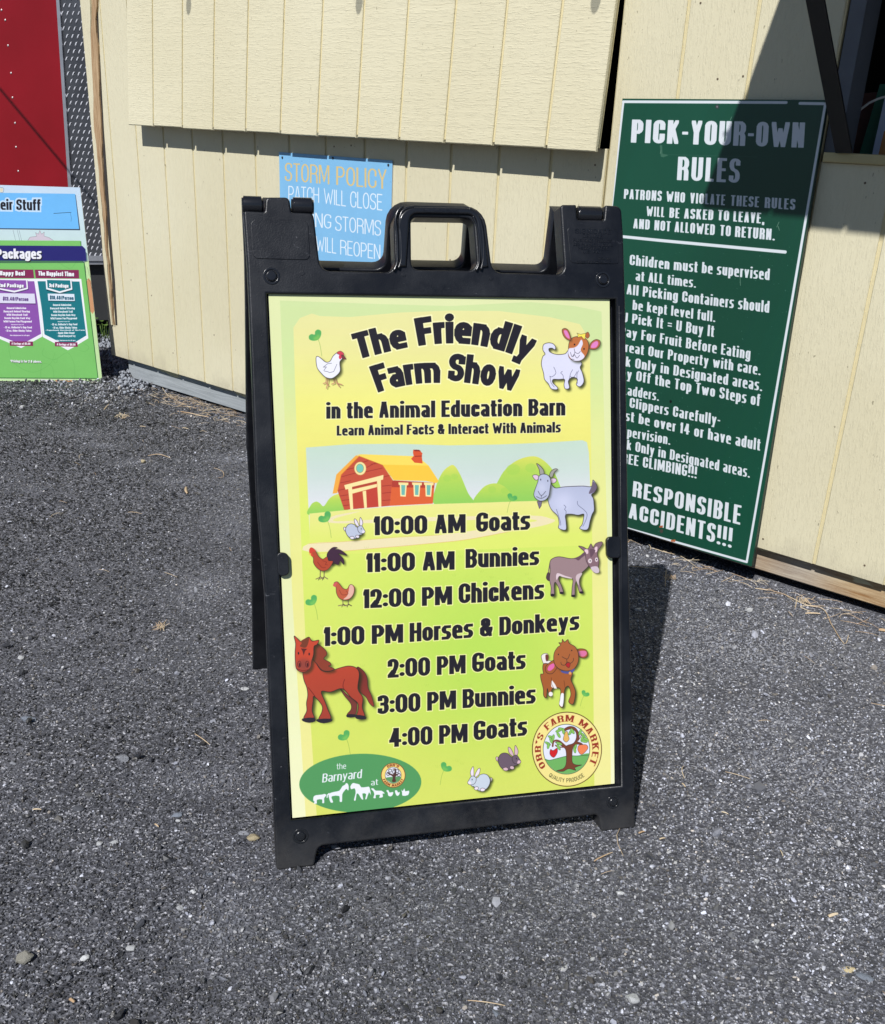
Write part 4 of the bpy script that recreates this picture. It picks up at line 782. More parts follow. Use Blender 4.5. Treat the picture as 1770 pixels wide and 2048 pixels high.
m_sill = sill_mat()
Z0 = 1.214
zb = Z0-1.106; zo = Z0-.033; ztop = 3.0; GW = .0052
def board(s0, s1, z0, z1, y=-.016, mat=m_side, parent=shed, y1=-.003, M=None):
    bm = bmesh.new(); z0 += random.uniform(-.0015, .0015)
    box_bm(bm, s0+GW, s1-GW, y, y1, z0, z1)
    bmesh.ops.bevel(bm, geom=[e for e in bm.edges if max(v.co.y for v in e.verts) < y+.001], offset=.0025, segments=1, affect='EDGES')
    if M is not None: bmesh.ops.transform(bm, matrix=M, verts=bm.verts)
    me = bpy.data.meshes.new('board'); bm.to_mesh(me); bm.free(); return finish('board', me, mat, parent)
random.seed(3)
S = [-4.555]+[-4.3945+.2032*k for k in range(14)]
for i in range(len(S)-1):
    full = i < 2
    board(S[i], S[i+1], zb, ztop if full else zo)
    if not full: board(S[i], S[i+1], Z0+1.02, ztop)
R = [S[-1], -1.546, -1.343, -1.112]
for a, b in zip(R[:-1], R[1:]): board(a, b, zb, ztop)
R = [-1.112, -.918, -.715, -.512, -.308, -.105, .1]
for a, b in zip(R[:-1], R[1:]):
    board(a, b, zb, Z0-.035); board(a, b, Z0+1.0, ztop)
# sheet behind the grooves, as four butted panels round the two openings
for a, b, c, d in ((-4.553, -4.19, zb+.002, ztop), (-4.188, -1.757, zb+.002, zo-.001), (-4.188, -1.757, Z0+1.021, ztop), (-1.751, -1.114, zb+.002, ztop), (-1.110, .1, zb+.002, Z0-.037), (-1.110, .1, Z0+1.001, ztop)):
    box('siding_sheet', a, b, -.0105, .004, c, d, m_groove, shed)
m_dark = simple('dark_unlit_timber', (.03, .026, .024), .8)  # near-black colour stands in for the shade of unlit insides and gaps
m_post = simple('shaded_grey_paint', (.12, .13, .15), .7)  # grey darkened: the shade of the window opening is in the colour
for nm, a, b, c, d, e, f in (('side_wall', -4.55, -4.50, .02, 2.4, .16, 3.0), ('side_wall', .05, .1, .02, 2.4, .16, 3.0), ('rear_wall', -4.5, .05, 2.35, 2.4, .16, 3.0), ('underfloor_dark_fill', -4.4, .05, .17, .2, .0, .155), ('floor_deck', -4.5, .05, .03, 2.35, .16, .2), ('partition', -1.70, -1.66, .03, 2.3, .2, 2.95)):  # strip below the floor is added, keeps the gap under the sill dark
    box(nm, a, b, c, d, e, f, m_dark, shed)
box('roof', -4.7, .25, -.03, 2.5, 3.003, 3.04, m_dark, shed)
# sill timber under the siding
bm = bmesh.new(); box_bm(bm, -4.455, .12, .016, .15, .012, .104)
for v_ in bm.verts:
    if v_.co.z < .05: v_.co.z = .006 if v_.co.x < -2 else .036
bmesh.ops.bisect_plane(bm, geom=bm.verts[:]+bm.edges[:]+bm.faces[:], plane_co=(-4.43, 0, .012), plane_no=(-1, 0, -.75), clear_outer=True)
bmesh.ops.holes_fill(bm, edges=bm.edges)
bmesh.ops.bevel(bm, geom=bm.edges[:], offset=.004, segments=2, affect='EDGES'); me = bpy.data.meshes.new('sill_timber'); bm.to_mesh(me); bm.free()
o = finish('sill_timber', me, m_sill, shed, False, 'grey weathered timber along the shed foot')
box('sill_gap', -4.44, .1, .03, .10, .1045, zb+.03, m_dark, shed)
m_nail = simple('rusty_nail', (.16, .12, .08), .6, .4, .4)
for p in [(668, 293), (702, 291), (1435, 158), (1486, 152.5), (1401, 6), (294, 467), (303, 591), (346, 706), (428, 670), (262, 560), (1730, 366), (1570, 365), (1526, 1078), (1729, 1131), (900, 520), (1190, 330), (1548, 770), (330, 330)]:
    s, z = wl(p, .0165); o = cyl('nail', .0031, -.0003, .0010, m_nail, shed, 'Y', (s, -.0165, z), .0004, 10); 
# closed shutter, standing proud at its foot
tf = math.atan2(.07, .94); MF = Matrix.Translation((0, -.079, Z0-.04)) @ Matrix.Rotation(-tf, 4, 'X')
bm = bmesh.new(); box_bm(bm, -4.123, -1.75, -.0065, .012, .009, .985, MF); me = bpy.data.meshes.new('shutter'); bm.to_mesh(me); bm.free()
shut = finish('shutter', me, m_groove, shed, False, 'closed cream shutter with saw-textured boards')
SF = [-4.144]+[-3.962+.2028*k for k in range(11)]+[-1.750]
SF = [q*.9955 for q in SF]
for i, (a, b) in enumerate(zip(SF[:-1], SF[1:])):
    board(a if i else a-GW, b if i < len(SF)-2 else b, -.002+.0014*math.sin(i*2.1), .985, -.014, m_flap, shut, -.0008, MF)
box('shutter_batten', -1.83, -1.79, .012, .045, .02, .95, m_dark, shut, M=MF)
# window on the right: jamb, ledge, raised shutter and its prop
box('window_jamb', -1.109, -1.070, -.006, .09, Z0-.02, Z0+1.0, m_post, shed, label='grey window post, coloured darker for the shade inside the opening')
m_ledge = simple('cream_ledge', srgb(206, 190, 140, GAIN), .6, .3, var=.1)
o = box('window_ledge', -1.100, .1, -.03, .10, Z0-.0355, Z0-.012, m_ledge, shed, .003, 'cream ledge under the open window')
AWN = Matrix.Translation((0, -.02, Z0+.955))
m_aw = m_flap
aw = box('raised_shutter', -1.128, .1, -1.02, -.0, .002, .014, m_groove, shed, M=AWN, label='raised shutter propped out over the open window')
x = -1.128
while x < .09: box('board', x+.005, min(x+.198, .098), -1.018, -.002, -.010, .0015, m_aw, aw, M=AWN); x += .2032
m_black = simple('black_steel', (.013, .013, .015), .45, .5, var=.2)
A = Vector((-1.045, -.035, Z0-.012)); B = Vector((-1.125, -.86, Z0+.945)); d = (B-A); L = d.length; q = d.to_track_quat('Z', 'X')
MP = Matrix.Translation(A) @ q.to_matrix().to_4x4()
def bar_mesh(name, hw, ht, L, M, mat, parent): return box(name, -ht, ht, -hw, hw, 0, L, mat, parent, .0015, M=M, seg=1)
ex = (q @ Vector((1, 0, 0))); wide = Vector((1, 0, 0))-d.normalized()*d.normalized().x
ax = wide.normalized(); ay = d.normalized().cross(ax); MP = Matrix(((ax.x, ay.x, d.normalized().x, A.x), (ax.y, ay.y, d.normalized().y, A.y), (ax.z, ay.z, d.normalized().z, A.z), (0, 0, 0, 1)))
box('prop_bar', -.021, .021, -.004, .004, .002, L, m_black, shed, .001, M=MP, seg=1, label='black steel bar propping the raised shutter')
# peeled corner at the far left: cream lip, bare splinter, dark crack
m_bare = NT('bare_splintered_wood'); v = m_bare.co((1, 1, .08), shed); g = m_bare.noise(v, 130, 5, .7, .5)
c = m_bare.mix(m_bare.ramp(g, [(.3, 0), (.7, 1)]), srgb(158, 122, 88, .75), srgb(210, 182, 144, .75)); m_bare.bump(g, .003); m_bare = m_bare.base(c, .8, .2)
def wall_strip(name, Lx, Rx, y0, y1, mat, label=None):
    """strip between two traced edges of the same wall"""
    V, Fc = [], []
    for p, q in zip(Lx, Rx):
        a, b = wl(p, -y0), wl(q, -y0)
        for yy in (y0, y1): V += [(a[0], yy, a[1]), (b[0], yy, b[1])]
    n = len(Lx)
    for i in range(n-1):
        a, b = i*4, (i+1)*4; Fc += [(a, a+1, b+1, b), (a+2, b+2, b+3, a+3), (a, b, b+2, a+2), (a+1, a+3, b+3, b+1)]
    Fc += [(0, 2, 3, 1), ((n-1)*4, (n-1)*4+1, (n-1)*4+3, (n-1)*4+2)]
    return mesh_obj(name, V, Fc, mat, shed, False, label)
def jag(P, amp=1.4, seed=0, n=5):
    r = random.Random(seed); out = []
    for a, b in zip(P[:-1], P[1:]):
        for k in range(n): t = k/n; out.append((a[0]+(b[0]-a[0])*t+(r.uniform(-amp, amp) if k or out else 0), a[1]+(b[1]-a[1])*t))
    return out+[P[-1]]
YS = [-40, 92, 260, 400, 480, 560, 650]
wall_strip('splintered_strip', jag(list(zip([183, 182, 189, 203, 210, 218, 226], YS)), 1.2, 1), jag(list(zip([190, 194, 202, 208, 213.5, 220, 227], YS)), 1.8, 2), -.026, -.015, m_bare, 'bare splintered wood where the corner paint tore off')
wall_strip('corner_crack', list(zip([192, 196, 204, 211, 217, 224, 231], YS)), list(zip([193, 198, 207, 217, 222, 229, 234], YS)), -.0185, -.012, m_dark)
wall_strip('corner_lip', jag(list(zip([166, 172, 183, 199, 203, 210, 220], YS)), .8, 5), jag(list(zip([178, 182, 190, 202, 209, 216, 224], YS)), .8, 1), -.024, -.012, m_side)
# things seen leaning inside the open window
def inner_board(name, P, y, mat, label, cat, th=.012):
    V = []; n = len(P)
    for yy in (y, y+th):
        for p in P: s, z = wl(p, -yy); V.append((s, yy, z))
    # carry the foot down to the shed's floor board behind the ledge
    o = mesh_obj(name, V, [tuple(range(n)), tuple(range(n, 2*n))[::-1]]+[(i, (i+1) % n, n+(i+1) % n, n+i) for i in range(n)], mat, None)
    o.location = tuple(WN*DW); o.rotation_euler = (0, 0, AW); return tag(o, label, cat)
inner_board('leaning_panel', [(1700, 190), (1768, 182), (1830, 340), (1800, 420), (1672, 420)], .50, simple('dark_brown_panel', (.16, .08, .07), .7), 'dark red-brown panel leaning at the back of the open window', 'panel')
inner_board('leaning_panel', [(1760, 168), (1776, 168), (1745, 420), (1686, 420)], .42, simple('dark_green_panel', (.08, .27, .19), .6), 'narrow dark green board leaning inside the open window', 'board')
inner_board('leaning_panel', [(1775, 170), (1860, 170), (1850, 420), (1722, 420), (1748, 290)], .36, simple('blue_white_panel', (.62, .70, .92), .6), 'pale blue-white panel leaning inside the open window', 'panel')
inner_board('timber_offcut', [(1768, 262), (1780, 262), (1768, 420), (1730, 420)], .22, simple('orange_wood', (.55, .26, .10), .7), 'orange-brown timber slat at the bottom corner of the open window', 'timber', .03)
P = []
for p in [(1702, 246), (1710, 232), (1722, 218), (1738, 206), (1755, 198), (1775, 192), (1800, 188)]:
    s, z = wl(p, -.12); P.append((s, .12, z))
o = tube('cable', P, .0032, simple('white_cable', (.62, .62, .6), .5)); o.location = tuple(WN*DW); o.rotation_euler = (0, 0, AW); tag(o, 'thin white cable arching across the dark open window', 'cable')
# bulbs of a light string above the shutter (they throw the two small shadows)
m_glass = NT('bulb_glass'); m_glass.b.inputs['Alpha'].default_value = .38; m_glass = m_glass.base((.75, .7, .6), .05, .6)
tg = [((381, 14), .62), ((722, 12), .62)]; bp = []
for p, k in tg:
    s, z = wl(p, .05); X = wall_pt(s, .05, z)+SUN_TO*k; bp.append(X)
st = empty('light_string', (0, 0, 0)); tag(st, 'string of clear glass bulbs hanging above the closed shutter', 'string lights')
dv = (bp[1]-bp[0]); cab = []
for i in range(25):
    t = -1.2+i*.15; sag = min(abs(t-round(t)), 1)*.12; X = bp[0]+dv*t; cab.append((X[0], X[1], X[2]+.10+sag*.5))
tube('cable', cab, .003, m_black, st)
for t in (-1, 0, 1, 2):
    X = bp[0]+dv*t; V = []
    bm = bmesh.new(); prof = [(0, -.040), (.006, -.037), (.012, -.028), (.016, -.012), (.015, .004), (.010, .020), (.008, .032)]
    n = 16; rings = [[bm.verts.new((X[0]+r*math.cos(6.2832*k/n), X[1]+r*math.sin(6.2832*k/n), X[2]+h)) for k in range(n)] for r, h in prof[1:]]
    tip = bm.verts.new((X[0], X[1], X[2]-.04))
    for k in range(n): bm.faces.new((rings[0][k], tip, rings[0][(k+1) % n]))
    for a, b in zip(rings[:-1], rings[1:]):
        for k in range(n): bm.faces.new((a[k], a[(k+1) % n], b[(k+1) % n], b[k]))
    me = bpy.data.meshes.new('bulb'); bm.to_mesh(me); bm.free(); b_ = finish('bulb', me, m_glass, st, True)
    cyl('socket', .012, X[2]+.028, X[2]+.105, m_black, b_, 'Z', (X[0], X[1], 0), .002)

# ================================================================ flat boards with print
def printed_board(name, C, th, art, size, gain, mat_edge, rough=.35, spec=.4, parent=None, face='face'):
    """C: TL, TR, BR, BL world corners of the front face; builds a real slab and its printed face"""
    C = [np.array(c, float) for c in C]; nrm = np.cross(C[1]-C[0], C[3]-C[0]); nrm /= np.linalg.norm(nrm)
    if nrm @ (EYE-C[0]) < 0: nrm = -nrm
    H = hom([proj(c) for c in C], [(0, 0), (size[0], 0), (size[0], size[1]), (0, size[1])])
    cv = art(H, *size)
    V = [c-nrm*.0004 for c in C]+[c-nrm*th for c in C]
    o = mesh_obj(name, V, [(0, 3, 2, 1), (4, 5, 6, 7), (0, 1, 5, 4), (1, 2, 6, 5), (2, 3, 7, 6), (3, 0, 4, 7)], mat_edge)
    me = bpy.data.meshes.new(face); me.from_pydata([tuple(c) for c in C], [], [(0, 3, 2, 1)]); uv = me.uv_layers.new(name='UVMap')
    for l, q in zip(me.loops, range(4)): uv.data[q].uv = [(0, 1), (0, 0), (1, 0), (1, 1)][q]
    f = finish(face, me, print_mat(name+'_print', cv, gain, rough, spec), o); return o
# blue storm sign on the wall
yo = .021; a = wl((558, 304), yo); b = wl((785, 321), yo)
C = [wall_pt(a[0], yo, a[1]), wall_pt(b[0], yo, b[1]), wall_pt(b[0]-.002, yo, a[1]-.62), wall_pt(a[0], yo, a[1]-.62)]
m_edge = simple('aluminium_edge', (.45, .47, .5), .4, .5, .6)
storm = printed_board('storm_policy_sign', C, .004, storm_art, (600, 640), .92, m_edge)
tag(storm, 'light blue storm policy sign with orange heading screwed to the cream wall', 'sign')
m_screw = simple('dark_screw', (.05, .045, .04), .5, .5, .5)
def wall_screw(p, off, r, parent=None):
    s, z = wl(p, off); X = wall_pt(s, off, z); o = cyl('screw', r, -.001, .0025, m_screw, None, 'Z', (0, 0, 0), .0005, 12)
    o.matrix_world = Matrix.Translation(X) @ Vector(-WN).to_track_quat('Z', 'Y').to_matrix().to_4x4()
    if parent: o.parent = parent
    return o
for p in ((565, 315), (666, 316), (777, 330)): wall_screw(p, yo, .0042, storm)
# green rules sign
a = wl((1245, 197), .034); b = wl((1655, 200), .034); c = wl((1503, 1133), .062)
Wd = b[0]-a[0]
C = [wall_pt(a[0], .034, a[1]), wall_pt(b[0], .034, b[1]), wall_pt(c[0], .062, c[1]), wall_pt(c[0]-Wd-.002, .062, c[1]-.002)]
m_gedge = simple('dark_green_edge', (.008, .035, .026), .5)
rules = printed_board('picking_rules_sign', C, .013, rules_art, (820, 1680), .80, m_gedge, .3, .45)
tag(rules, 'tall dark green sign with white pick-your-own rules leaning against the shed wall', 'sign')
# price board by the trailer
A = on_ground((205, 765)); dug = on_ground((0, 762))-A; dug /= -np.linalg.norm(dug); dn = np.array([-dug[1], dug[0], 0]); tl = math.radians(3); up = np.array([0, 0, 1])*math.cos(tl)+dn*math.sin(tl); N = np.cross(dug, up)
TR = on_plane((160, 375), A, N); TLv = on_plane((0, 370), A, N); dt = (TLv-TR)/np.linalg.norm(TLv-TR)
C = [TR+dt*.62, TR, A, A-dug*.66]
price = printed_board('price_board', C, .008, price_art, (1100, 1500), .86, simple('board_edge_white', (.7, .72, .68), .5), .4, .4)
tag(price, 'colourful package price board leaning in front of the red trailer', 'sign')

# ================================================================ trailer
PD = np.array([math.cos(math.radians(-20)), math.sin(math.radians(-20)), 0]); PNn = np.array([-PD[1], PD[0], 0]); TP = on_ground((180, 520), Z0-.75)
def tp(p, off=0.0): return on_plane(p, TP-PNn*off, PNn)
trl = empty('trailer', (TP[0], TP[1], 0)); tag(trl, 'red trailer with dark diamond-plate corner parked beside the shed', 'trailer')
inv = Matrix.Translation(-Vector((TP[0], TP[1], 0)))
def tpoly(name, P, off, th, mat, label=None, parent=trl):
    n = len(P); V = [tp(p, off)-np.array([TP[0], TP[1], 0]) for p in P]; V += [v+PNn*th for v in V]
    return mesh_obj(name, V, [tuple(range(n)), tuple(range(n, 2*n))[::-1]]+[(i, n+i, n+(i+1) % n, (i+1) % n) for i in range(n)], mat, parent, False, label)
m_red = NT('red_enamel'); v = m_red.co(); m_red.bump(m_red.noise(v, 3, 3), .004, .4); m_red = m_red.base(m_red.mix(m_red.ramp(m_red.noise(v, 2.5, 5), [(.3, 0), (.7, 1)]), (.175, .003, .007), (.215, .004, .010)), .32, .4)
m_plate = NT('dark_tread_plate'); v = m_plate.co(); m_plate = m_plate.base(m_plate.mix(m_plate.ramp(m_plate.noise(v, 5, 5), [(.3, 0), (.7, 1)]), (.085, .088, .10), (.13, .135, .15)), .42, .5, .75)
m_alu = simple('aluminium_trim', (.42, .43, .47), .35, .5, .7)
tpoly('side_panel', [(-700, -500), (84, -500), (143, 430), (-700, 430)], .004, .02, m_red, 'bright red side panel with a row of rivets')
tpoly('edge_trim', [(80, -500), (86.5, -500), (149, 480), (143, 480)], .012, .02, m_alu, 'thin silver edge trim')
tpoly('tread_plate', [(86, -500), (250, -500), (300, 516), (-200, 516)], .002, .02, m_plate, 'dark diamond-pattern metal plate')
tpoly('lower_panel', [(-700, 430), (146, 430), (149, 516), (-700, 516)], .001, .02, m_plate)
tpoly('bottom_rail', [(-700, 512), (300, 512), (300, 522), (-700, 522)], .02, .05, m_alu); tpoly('bottom_rail', [(-700, 523), (300, 523), (300, 529), (-700, 529)], .008, .05, m_alu)
m_rub = simple('black_underbody', (.018, .019, .021), .6)
tpoly('skirt', [(-700, 529), (300, 529), (300, 640), (-700, 640)], -.05, .05, m_rub)
tpoly('added_dark_backing', [(-900, 500), (420, 500), (440, 760), (-900, 760)], -1.2, .05, m_dark)  # added dark sheet, shuts out the bright background seen below the trailer
box('body', -2.4, .16, .03, 2.2, Z0-.72, Z0+1.3, m_dark, trl, M=Matrix.Rotation(math.radians(-20), 4, 'Z'))
bm = bmesh.new(); r = random.Random(1); o0 = np.array([TP[0], TP[1], 0])
ez = np.array([.045, 0, 1.0]); ez /= np.linalg.norm(ez); base = tp((196, 514), .003)-o0
for j in range(38):
    for i in range(-9, 5):
        x = i*.0345+(.017 if j % 2 else 0); z = .012+j*.0345
        c = base+PD*(x-.05-z*-.0)+np.array([0, 0, 1])*z
        px = proj(c+o0); lim = 86+(px[1]+500)*(149-86)/980+4
        if px[0] < lim or px[0] > 262: continue
        ang = math.radians(52); a_ = PD*math.cos(ang)+np.array([0, 0, 1])*math.sin(ang); b_ = np.cross(a_, PNn)
        pts = [(-.0155, -.002), (-.007, .0045), (.006, .0052), (.0155, -.003), (.006, -.0035), (-.006, -.0045)]
        vb = [bm.verts.new(c+a_*u+b_*v_) for u, v_ in pts]; vt = [bm.verts.new(c+a_*u*.7+b_*v_*.45-PNn*.0032) for u, v_ in pts]
        bm.faces.new(vt)
        for k in range(6): bm.faces.new((vb[k], vb[(k+1) % 6], vt[(k+1) % 6], vt[k]))
me = bpy.data.meshes.new('tread_pattern'); bmesh.ops.recalc_face_normals(bm, faces=bm.faces); bm.to_mesh(me); bm.free()
m_tread = simple('tread_highlight', (.72, .73, .78), .38, .6, .3); o = finish('tread_pattern', me, m_tread, trl); o['kind'] = 'stuff'  # bars coloured pale to carry the sun's highlight on the metal
m_riv = simple('rivet_head', (.55, .5, .5), .3, .5, .3)
for p in [(-3, -5), (3, 20), (10.5, 40), (16, 91), (22, 146), (25, 195), (30, 246), (32, 294), (36.5, 342)]:
    X = tp(p, .005)-o0; bm = bmesh.new(); bmesh.ops.create_icosphere(bm, subdivisions=1, radius=.0062); me = bpy.data.meshes.new('rivet'); bm.to_mesh(me); bm.free()
    q = finish('rivet', me, m_riv, trl, True); q.location = X; q.rotation_euler = (math.pi/2, 0, math.radians(-20)); q.scale = (1, 1, .5)
# an overhead cord whose shadow crosses the red panel
X0, X1 = tp((-40, 130), .004), tp((190, 405), .004); cc = [X0+(X1-X0)*t+SUN_TO*1.55 for t in np.linspace(-2, 1.15, 9)]
tag(tube('overhead_cord', cc, .006, m_black), 'thin dark cord strung above the red trailer', 'cord')
# ================================================================ folding A-frame sign
PA, PT = .2449599, .3136828; O = np.array([-.2450211, 1.4555178, .0864474])
U = np.array([math.cos(PA), math.sin(PA), 0]); NN = np.array([-math.sin(PA), math.cos(PA), 0]); Wv = np.array([0, 0, 1])*math.cos(PT)+NN*math.sin(PT); PN = np.cross(U, Wv)
def fp(p, off=.007):                       # pixel -> (u, w) on the sign face
    X = on_plane(p, O+PN*off, PN); return float((X-O) @ U), float((X-O) @ Wv)
def fpr(L, off=.007, k=1/1130): return [(*fp(q[:2], off), (q[2] if len(q) > 2 else 0)*k) for q in L]
m_pl = NT('black_moulded_plastic'); v = m_pl.co()
sc_ = m_pl.noise(m_pl.co((1, 3, 1)), 26, 8, .75, 1.2); dust = m_pl.noise(v, 7, 6, .7)
col = m_pl.mix(m_pl.ramp(dust, [(.42, 0), (.70, .8)]), (.0042, .005, .0078), (.016, .018, .023)); col = m_pl.mix(m_pl.ramp(sc_, [(.64, 0), (.72, .85)]), col, (.10, .105, .12)); yx_ = m_pl.n('SeparateXYZ'); m_pl.l(v, yx_.inputs[0]); ft_ = m_pl.math('ADD', m_pl.math('MULTIPLY', yx_.outputs[1], 4.0), m_pl.noise(v, 18, 6, .75)); col = m_pl.mix(m_pl.ramp(ft_, [(.10, .5), (.5, 0)]), col, (.055, .053, .052))
fine = m_pl.noise(v, 420, 3, .6); spk = m_pl.noise(v, 150, 2, .5); col = m_pl.mix(m_pl.ramp(spk, [(.76, 0), (.8, .6)]), col, (.14, .14, .15))
m_pl.bump(m_pl.math('ADD', fine, m_pl.math('MULTIPLY', m_pl.noise(v, 60, 4), .6)), .0004, .8); m_pl = m_pl.base(col, m_pl.ramp(dust, [(.3, .30), (.7, .46)]), .42)
m_gl = NT('smooth_black_plastic'); v = m_gl.co(); m_gl.bump(m_gl.noise(v, 60, 3), .0005, .6); m_gl = m_gl.base((.009, .010, .013), .24, .6)
root = empty('a_frame_sign', mat=Matrix([[U[0], Wv[0], PN[0], O[0]], [U[1], Wv[1], PN[1], O[1]], [U[2], Wv[2], PN[2], O[2]], [0, 0, 0, 1]]))
tag(root, 'black plastic folding sidewalk sign with a yellow-green farm show poster', 'sandwich board')
outer = [(487, 421, 5), (529, 423, 2), (531, 394, 7), (579, 394, 9), (583, 424, 2), (626, 426, 6), (629, 440, 0), (636, 500, 0), (641, 541, 18), (791, 545, 22), (786, 409, 40), (969, 412, 38), (985, 545, 20), (1130, 549, 18), (1121, 409, 7), (1153, 409, 3), (1155, 439, 3), (1208, 440, 3), (1211, 410, 3), (1243, 412, 12), (1247, 470, 0), (1251, 600, 0), (1257, 1100, 0), (1271, 1655, 5), (1203, 1663, 5), (1197, 1629, 9), (636, 1692, 12), (628, 1732, 5), (553, 1741, 6), (530, 1190, 0), (513.5, 1000, 0), (499, 619, 0), (495, 532, 0)]
hole = [(822, 434, 12), (947, 436, 15), (955, 541, 20), (823, 539, 14)]
win = [(533.5, 587, 0), (1232, 597.5, 0), (1243, 1572, 0), (582, 1641, 0)]
FO, FH, FW = round_poly(fpr(outer)), round_poly(fpr(hole)), round_poly(fpr(win))
front = slab('front_panel', [FO, FH, FW], -.034, .007, .0035, m_pl, root)
front.modifiers.new('edges', 'WEIGHTED_NORMAL')
u0 = [fp(q, 0) for q in win]
mesh_obj('poster_recess', [(x, y, -.012) for x, y in u0]+[(x, y, -.03) for x, y in u0], [(3, 2, 1, 0), (4, 5, 6, 7), (0, 1, 5, 4), (1, 2, 6, 5), (2, 3, 7, 6), (3, 0, 4, 7)], m_pl, root)
# poster sheet
Q = [fp(p, 0) for p in ((537, 588), (1219, 598), (1229, 1567), (585, 1636))]
C3 = [O+U*q[0]+Wv*q[1] for q in Q]
H = hom([proj(c) for c in C3], [(0, 0), (1220, 0), (1220, 1811), (0, 1811)]); cv = poster_art(H)
m_core = simple('white_plastic_sheet', (.72, .73, .68), .5)
po = mesh_obj('poster', [(x, y, -.0006) for x, y in Q]+[(x, y, -.0045) for x, y in Q], [(3, 2, 1, 0), (4, 5, 6, 7), (0, 1, 5, 4), (1, 2, 6, 5), (2, 3, 7, 6), (3, 0, 4, 7)], m_core, root, False, 'yellow and green farm show poster with animals and show times')
me = bpy.data.meshes.new('printed_face'); me.from_pydata([(x, y, 0) for x, y in Q], [], [(3, 2, 1, 0)]); uv = me.uv_layers.new(name='UVMap')
for i, q in enumerate([(0, 0), (1, 0), (1, 1), (0, 1)]): uv.data[i].uv = q
finish('printed_face', me, print_mat('poster_print', cv, .82, .36, .4, .04, .06), po)
# channel lip on the right and left of the poster, retaining tabs, buttons
def uvbox(name, P, z0, z1, bev, mat=m_pl, parent=root, r=4, label=None, off=.007): return slab(name, [round_poly(fpr([(*p, r) for p in P], off))], z0, z1, bev, mat, parent, label)
uvbox('retaining_tab', [(553, 1104), (577, 1106), (579, 1150), (556, 1153)], .0012, .0105, .002, r=9)
uvbox('retaining_tab', [(1212, 1074), (1240, 1072), (1241, 1116), (1213, 1116)], .0012, .0105, .002, r=9)
uvbox('channel_lip', [(1237, 612), (1241, 612), (1249, 1560), (1245.5, 1560)], -.011, .0082, .001, r=0)
for p, r in (((543, 552), .0105), ((1206, 559), .0105), ((601, 1672), .0105), ((1226, 1604), .0095)):
    u_, w_ = fp(p); k = 24
    ring = slab('button_ring', [[(u_+(r+.0035)*math.cos(t), w_+(r+.0035)*math.sin(t)) for t in np.linspace(0, 6.2832, k, False)], [(u_+r*math.cos(t), w_+r*math.sin(t)) for t in np.linspace(0, 6.2832, k, False)]], .0066, .0082, .0006, m_gl, root)
    cyl('button', r*.86, .004, .0105, m_gl, ring, 'Z', (u_, w_, 0), .002)
for p in ((604, 546), (807, 549), (982, 556)):
    u_, w_ = fp(p); cyl('stud', .005, .005, .0077, m_pl, root, 'Z', (u_, w_, 0), .001, 16)
# raised corner plates with moulded lettering
pl_ = [(501, 440), (616, 442), (620, 520), (506, 517)]; uvbox('corner_plate', pl_, .0064, .0082, .0007, r=10, label='blank raised corner plate')
pr_ = [(1134, 455), (1234, 458), (1238, 528), (1141, 526)]; cp = uvbox('corner_plate', pr_, .0064, .0080, .0007, r=7, label='corner plate with moulded lettering')
def emboss(name, rows, z0, z1, parent, mat, W=.6, a=.07, b=.06, sp=.12):
    V, Fc = [], []
    for txt, L_, R_, h in rows:
        pieces, tw = layout(txt, W, a, b, sp, cut=.1)
        L2, R2 = np.array(fp(L_, z1)), np.array(fp(R_, z1)); hh = h/1130
        for i, hp in enumerate(pieces):
            n = len(V); m = len(hp); zt_ = z1+(i % 3)*.00004
            for zz in (zt_, z0):
                for x, y in hp: q = L2+(R2-L2)*(x/tw); V.append((q[0], q[1]+y*hh, zz))
            Fc.append(tuple(range(n, n+m))); Fc += [(n+k, n+m+k, n+m+(k+1) % m, n+(k+1) % m) for k in range(m)]
    return mesh_obj(name, V, Fc, mat, parent)
emboss('moulded_lettering', [("SIGNICADE", (1150, 466), (1222, 468), 9), ("DELUXE", (1165, 475), (1205, 476), 7), ("PLASTICADE PRODUCTS", (1147, 483), (1224, 485), 6), ("DES PLAINES, IL 60016", (1147, 491), (1226, 493), 6), ("1-800-772-0355", (1156, 499), (1218, 500), 6), ("U.S. PAT.", (1166, 506), (1206, 507), 6), ("ITEM 130", (1197, 519), (1222, 520), 5), ("OTHER PATENTS PENDING", (1154, 526), (1222, 527), 5)], .0078, .0088, cp, m_gl)
# handle: rounded grip over the cut-out, with flutes down both sides
hd = slab('carry_handle', [round_poly(fpr([(797, 534, 0), (794, 414, 34), (962, 417, 32), (976, 534, 0), (962, 536, 0), (950, 430, 16), (819, 428, 14), (812, 534, 0)]))], .004, .0125, .0042, m_gl, root, None, 5)
emboss('moulded_lettering', [("FILL WITH SAND", (846, 424), (917, 426), 6.5)], .0118, .0134, hd, m_gl)
def flute(P, r): 
    pts = [(*fp(p, .011), .0105) for p in smooth(P, False, 6)]; tube('flute', pts, r/1130, m_gl, hd, n=10)
flute([(797, 537), (803, 515), (802, 470), (799, 445), (803, 425), (815, 416), (828, 414)], 2.6)
flute([(788, 541), (795, 520), (794, 470), (791, 440), (796, 422), (806, 413)], 2.6)
flute([(962, 539), (967, 515), (966, 470), (961, 445), (952, 425), (938, 417)], 2.6)
flute([(953, 541), (959, 520), (958, 475), (953, 450), (946, 432)], 2.2)
# hinge knuckles
HU = 1.052; HZ = -.021
for p0, p1 in ((484, 527), (584, 628), (1157, 1206)):
    a_, b_ = fp((p0, 408))[0], fp((p1, 408))[0]
    k_ = cyl('hinge_knuckle', .0145, a_, b_, m_gl, root, 'X', (0, HU-.001, -.0045), .003, 28)
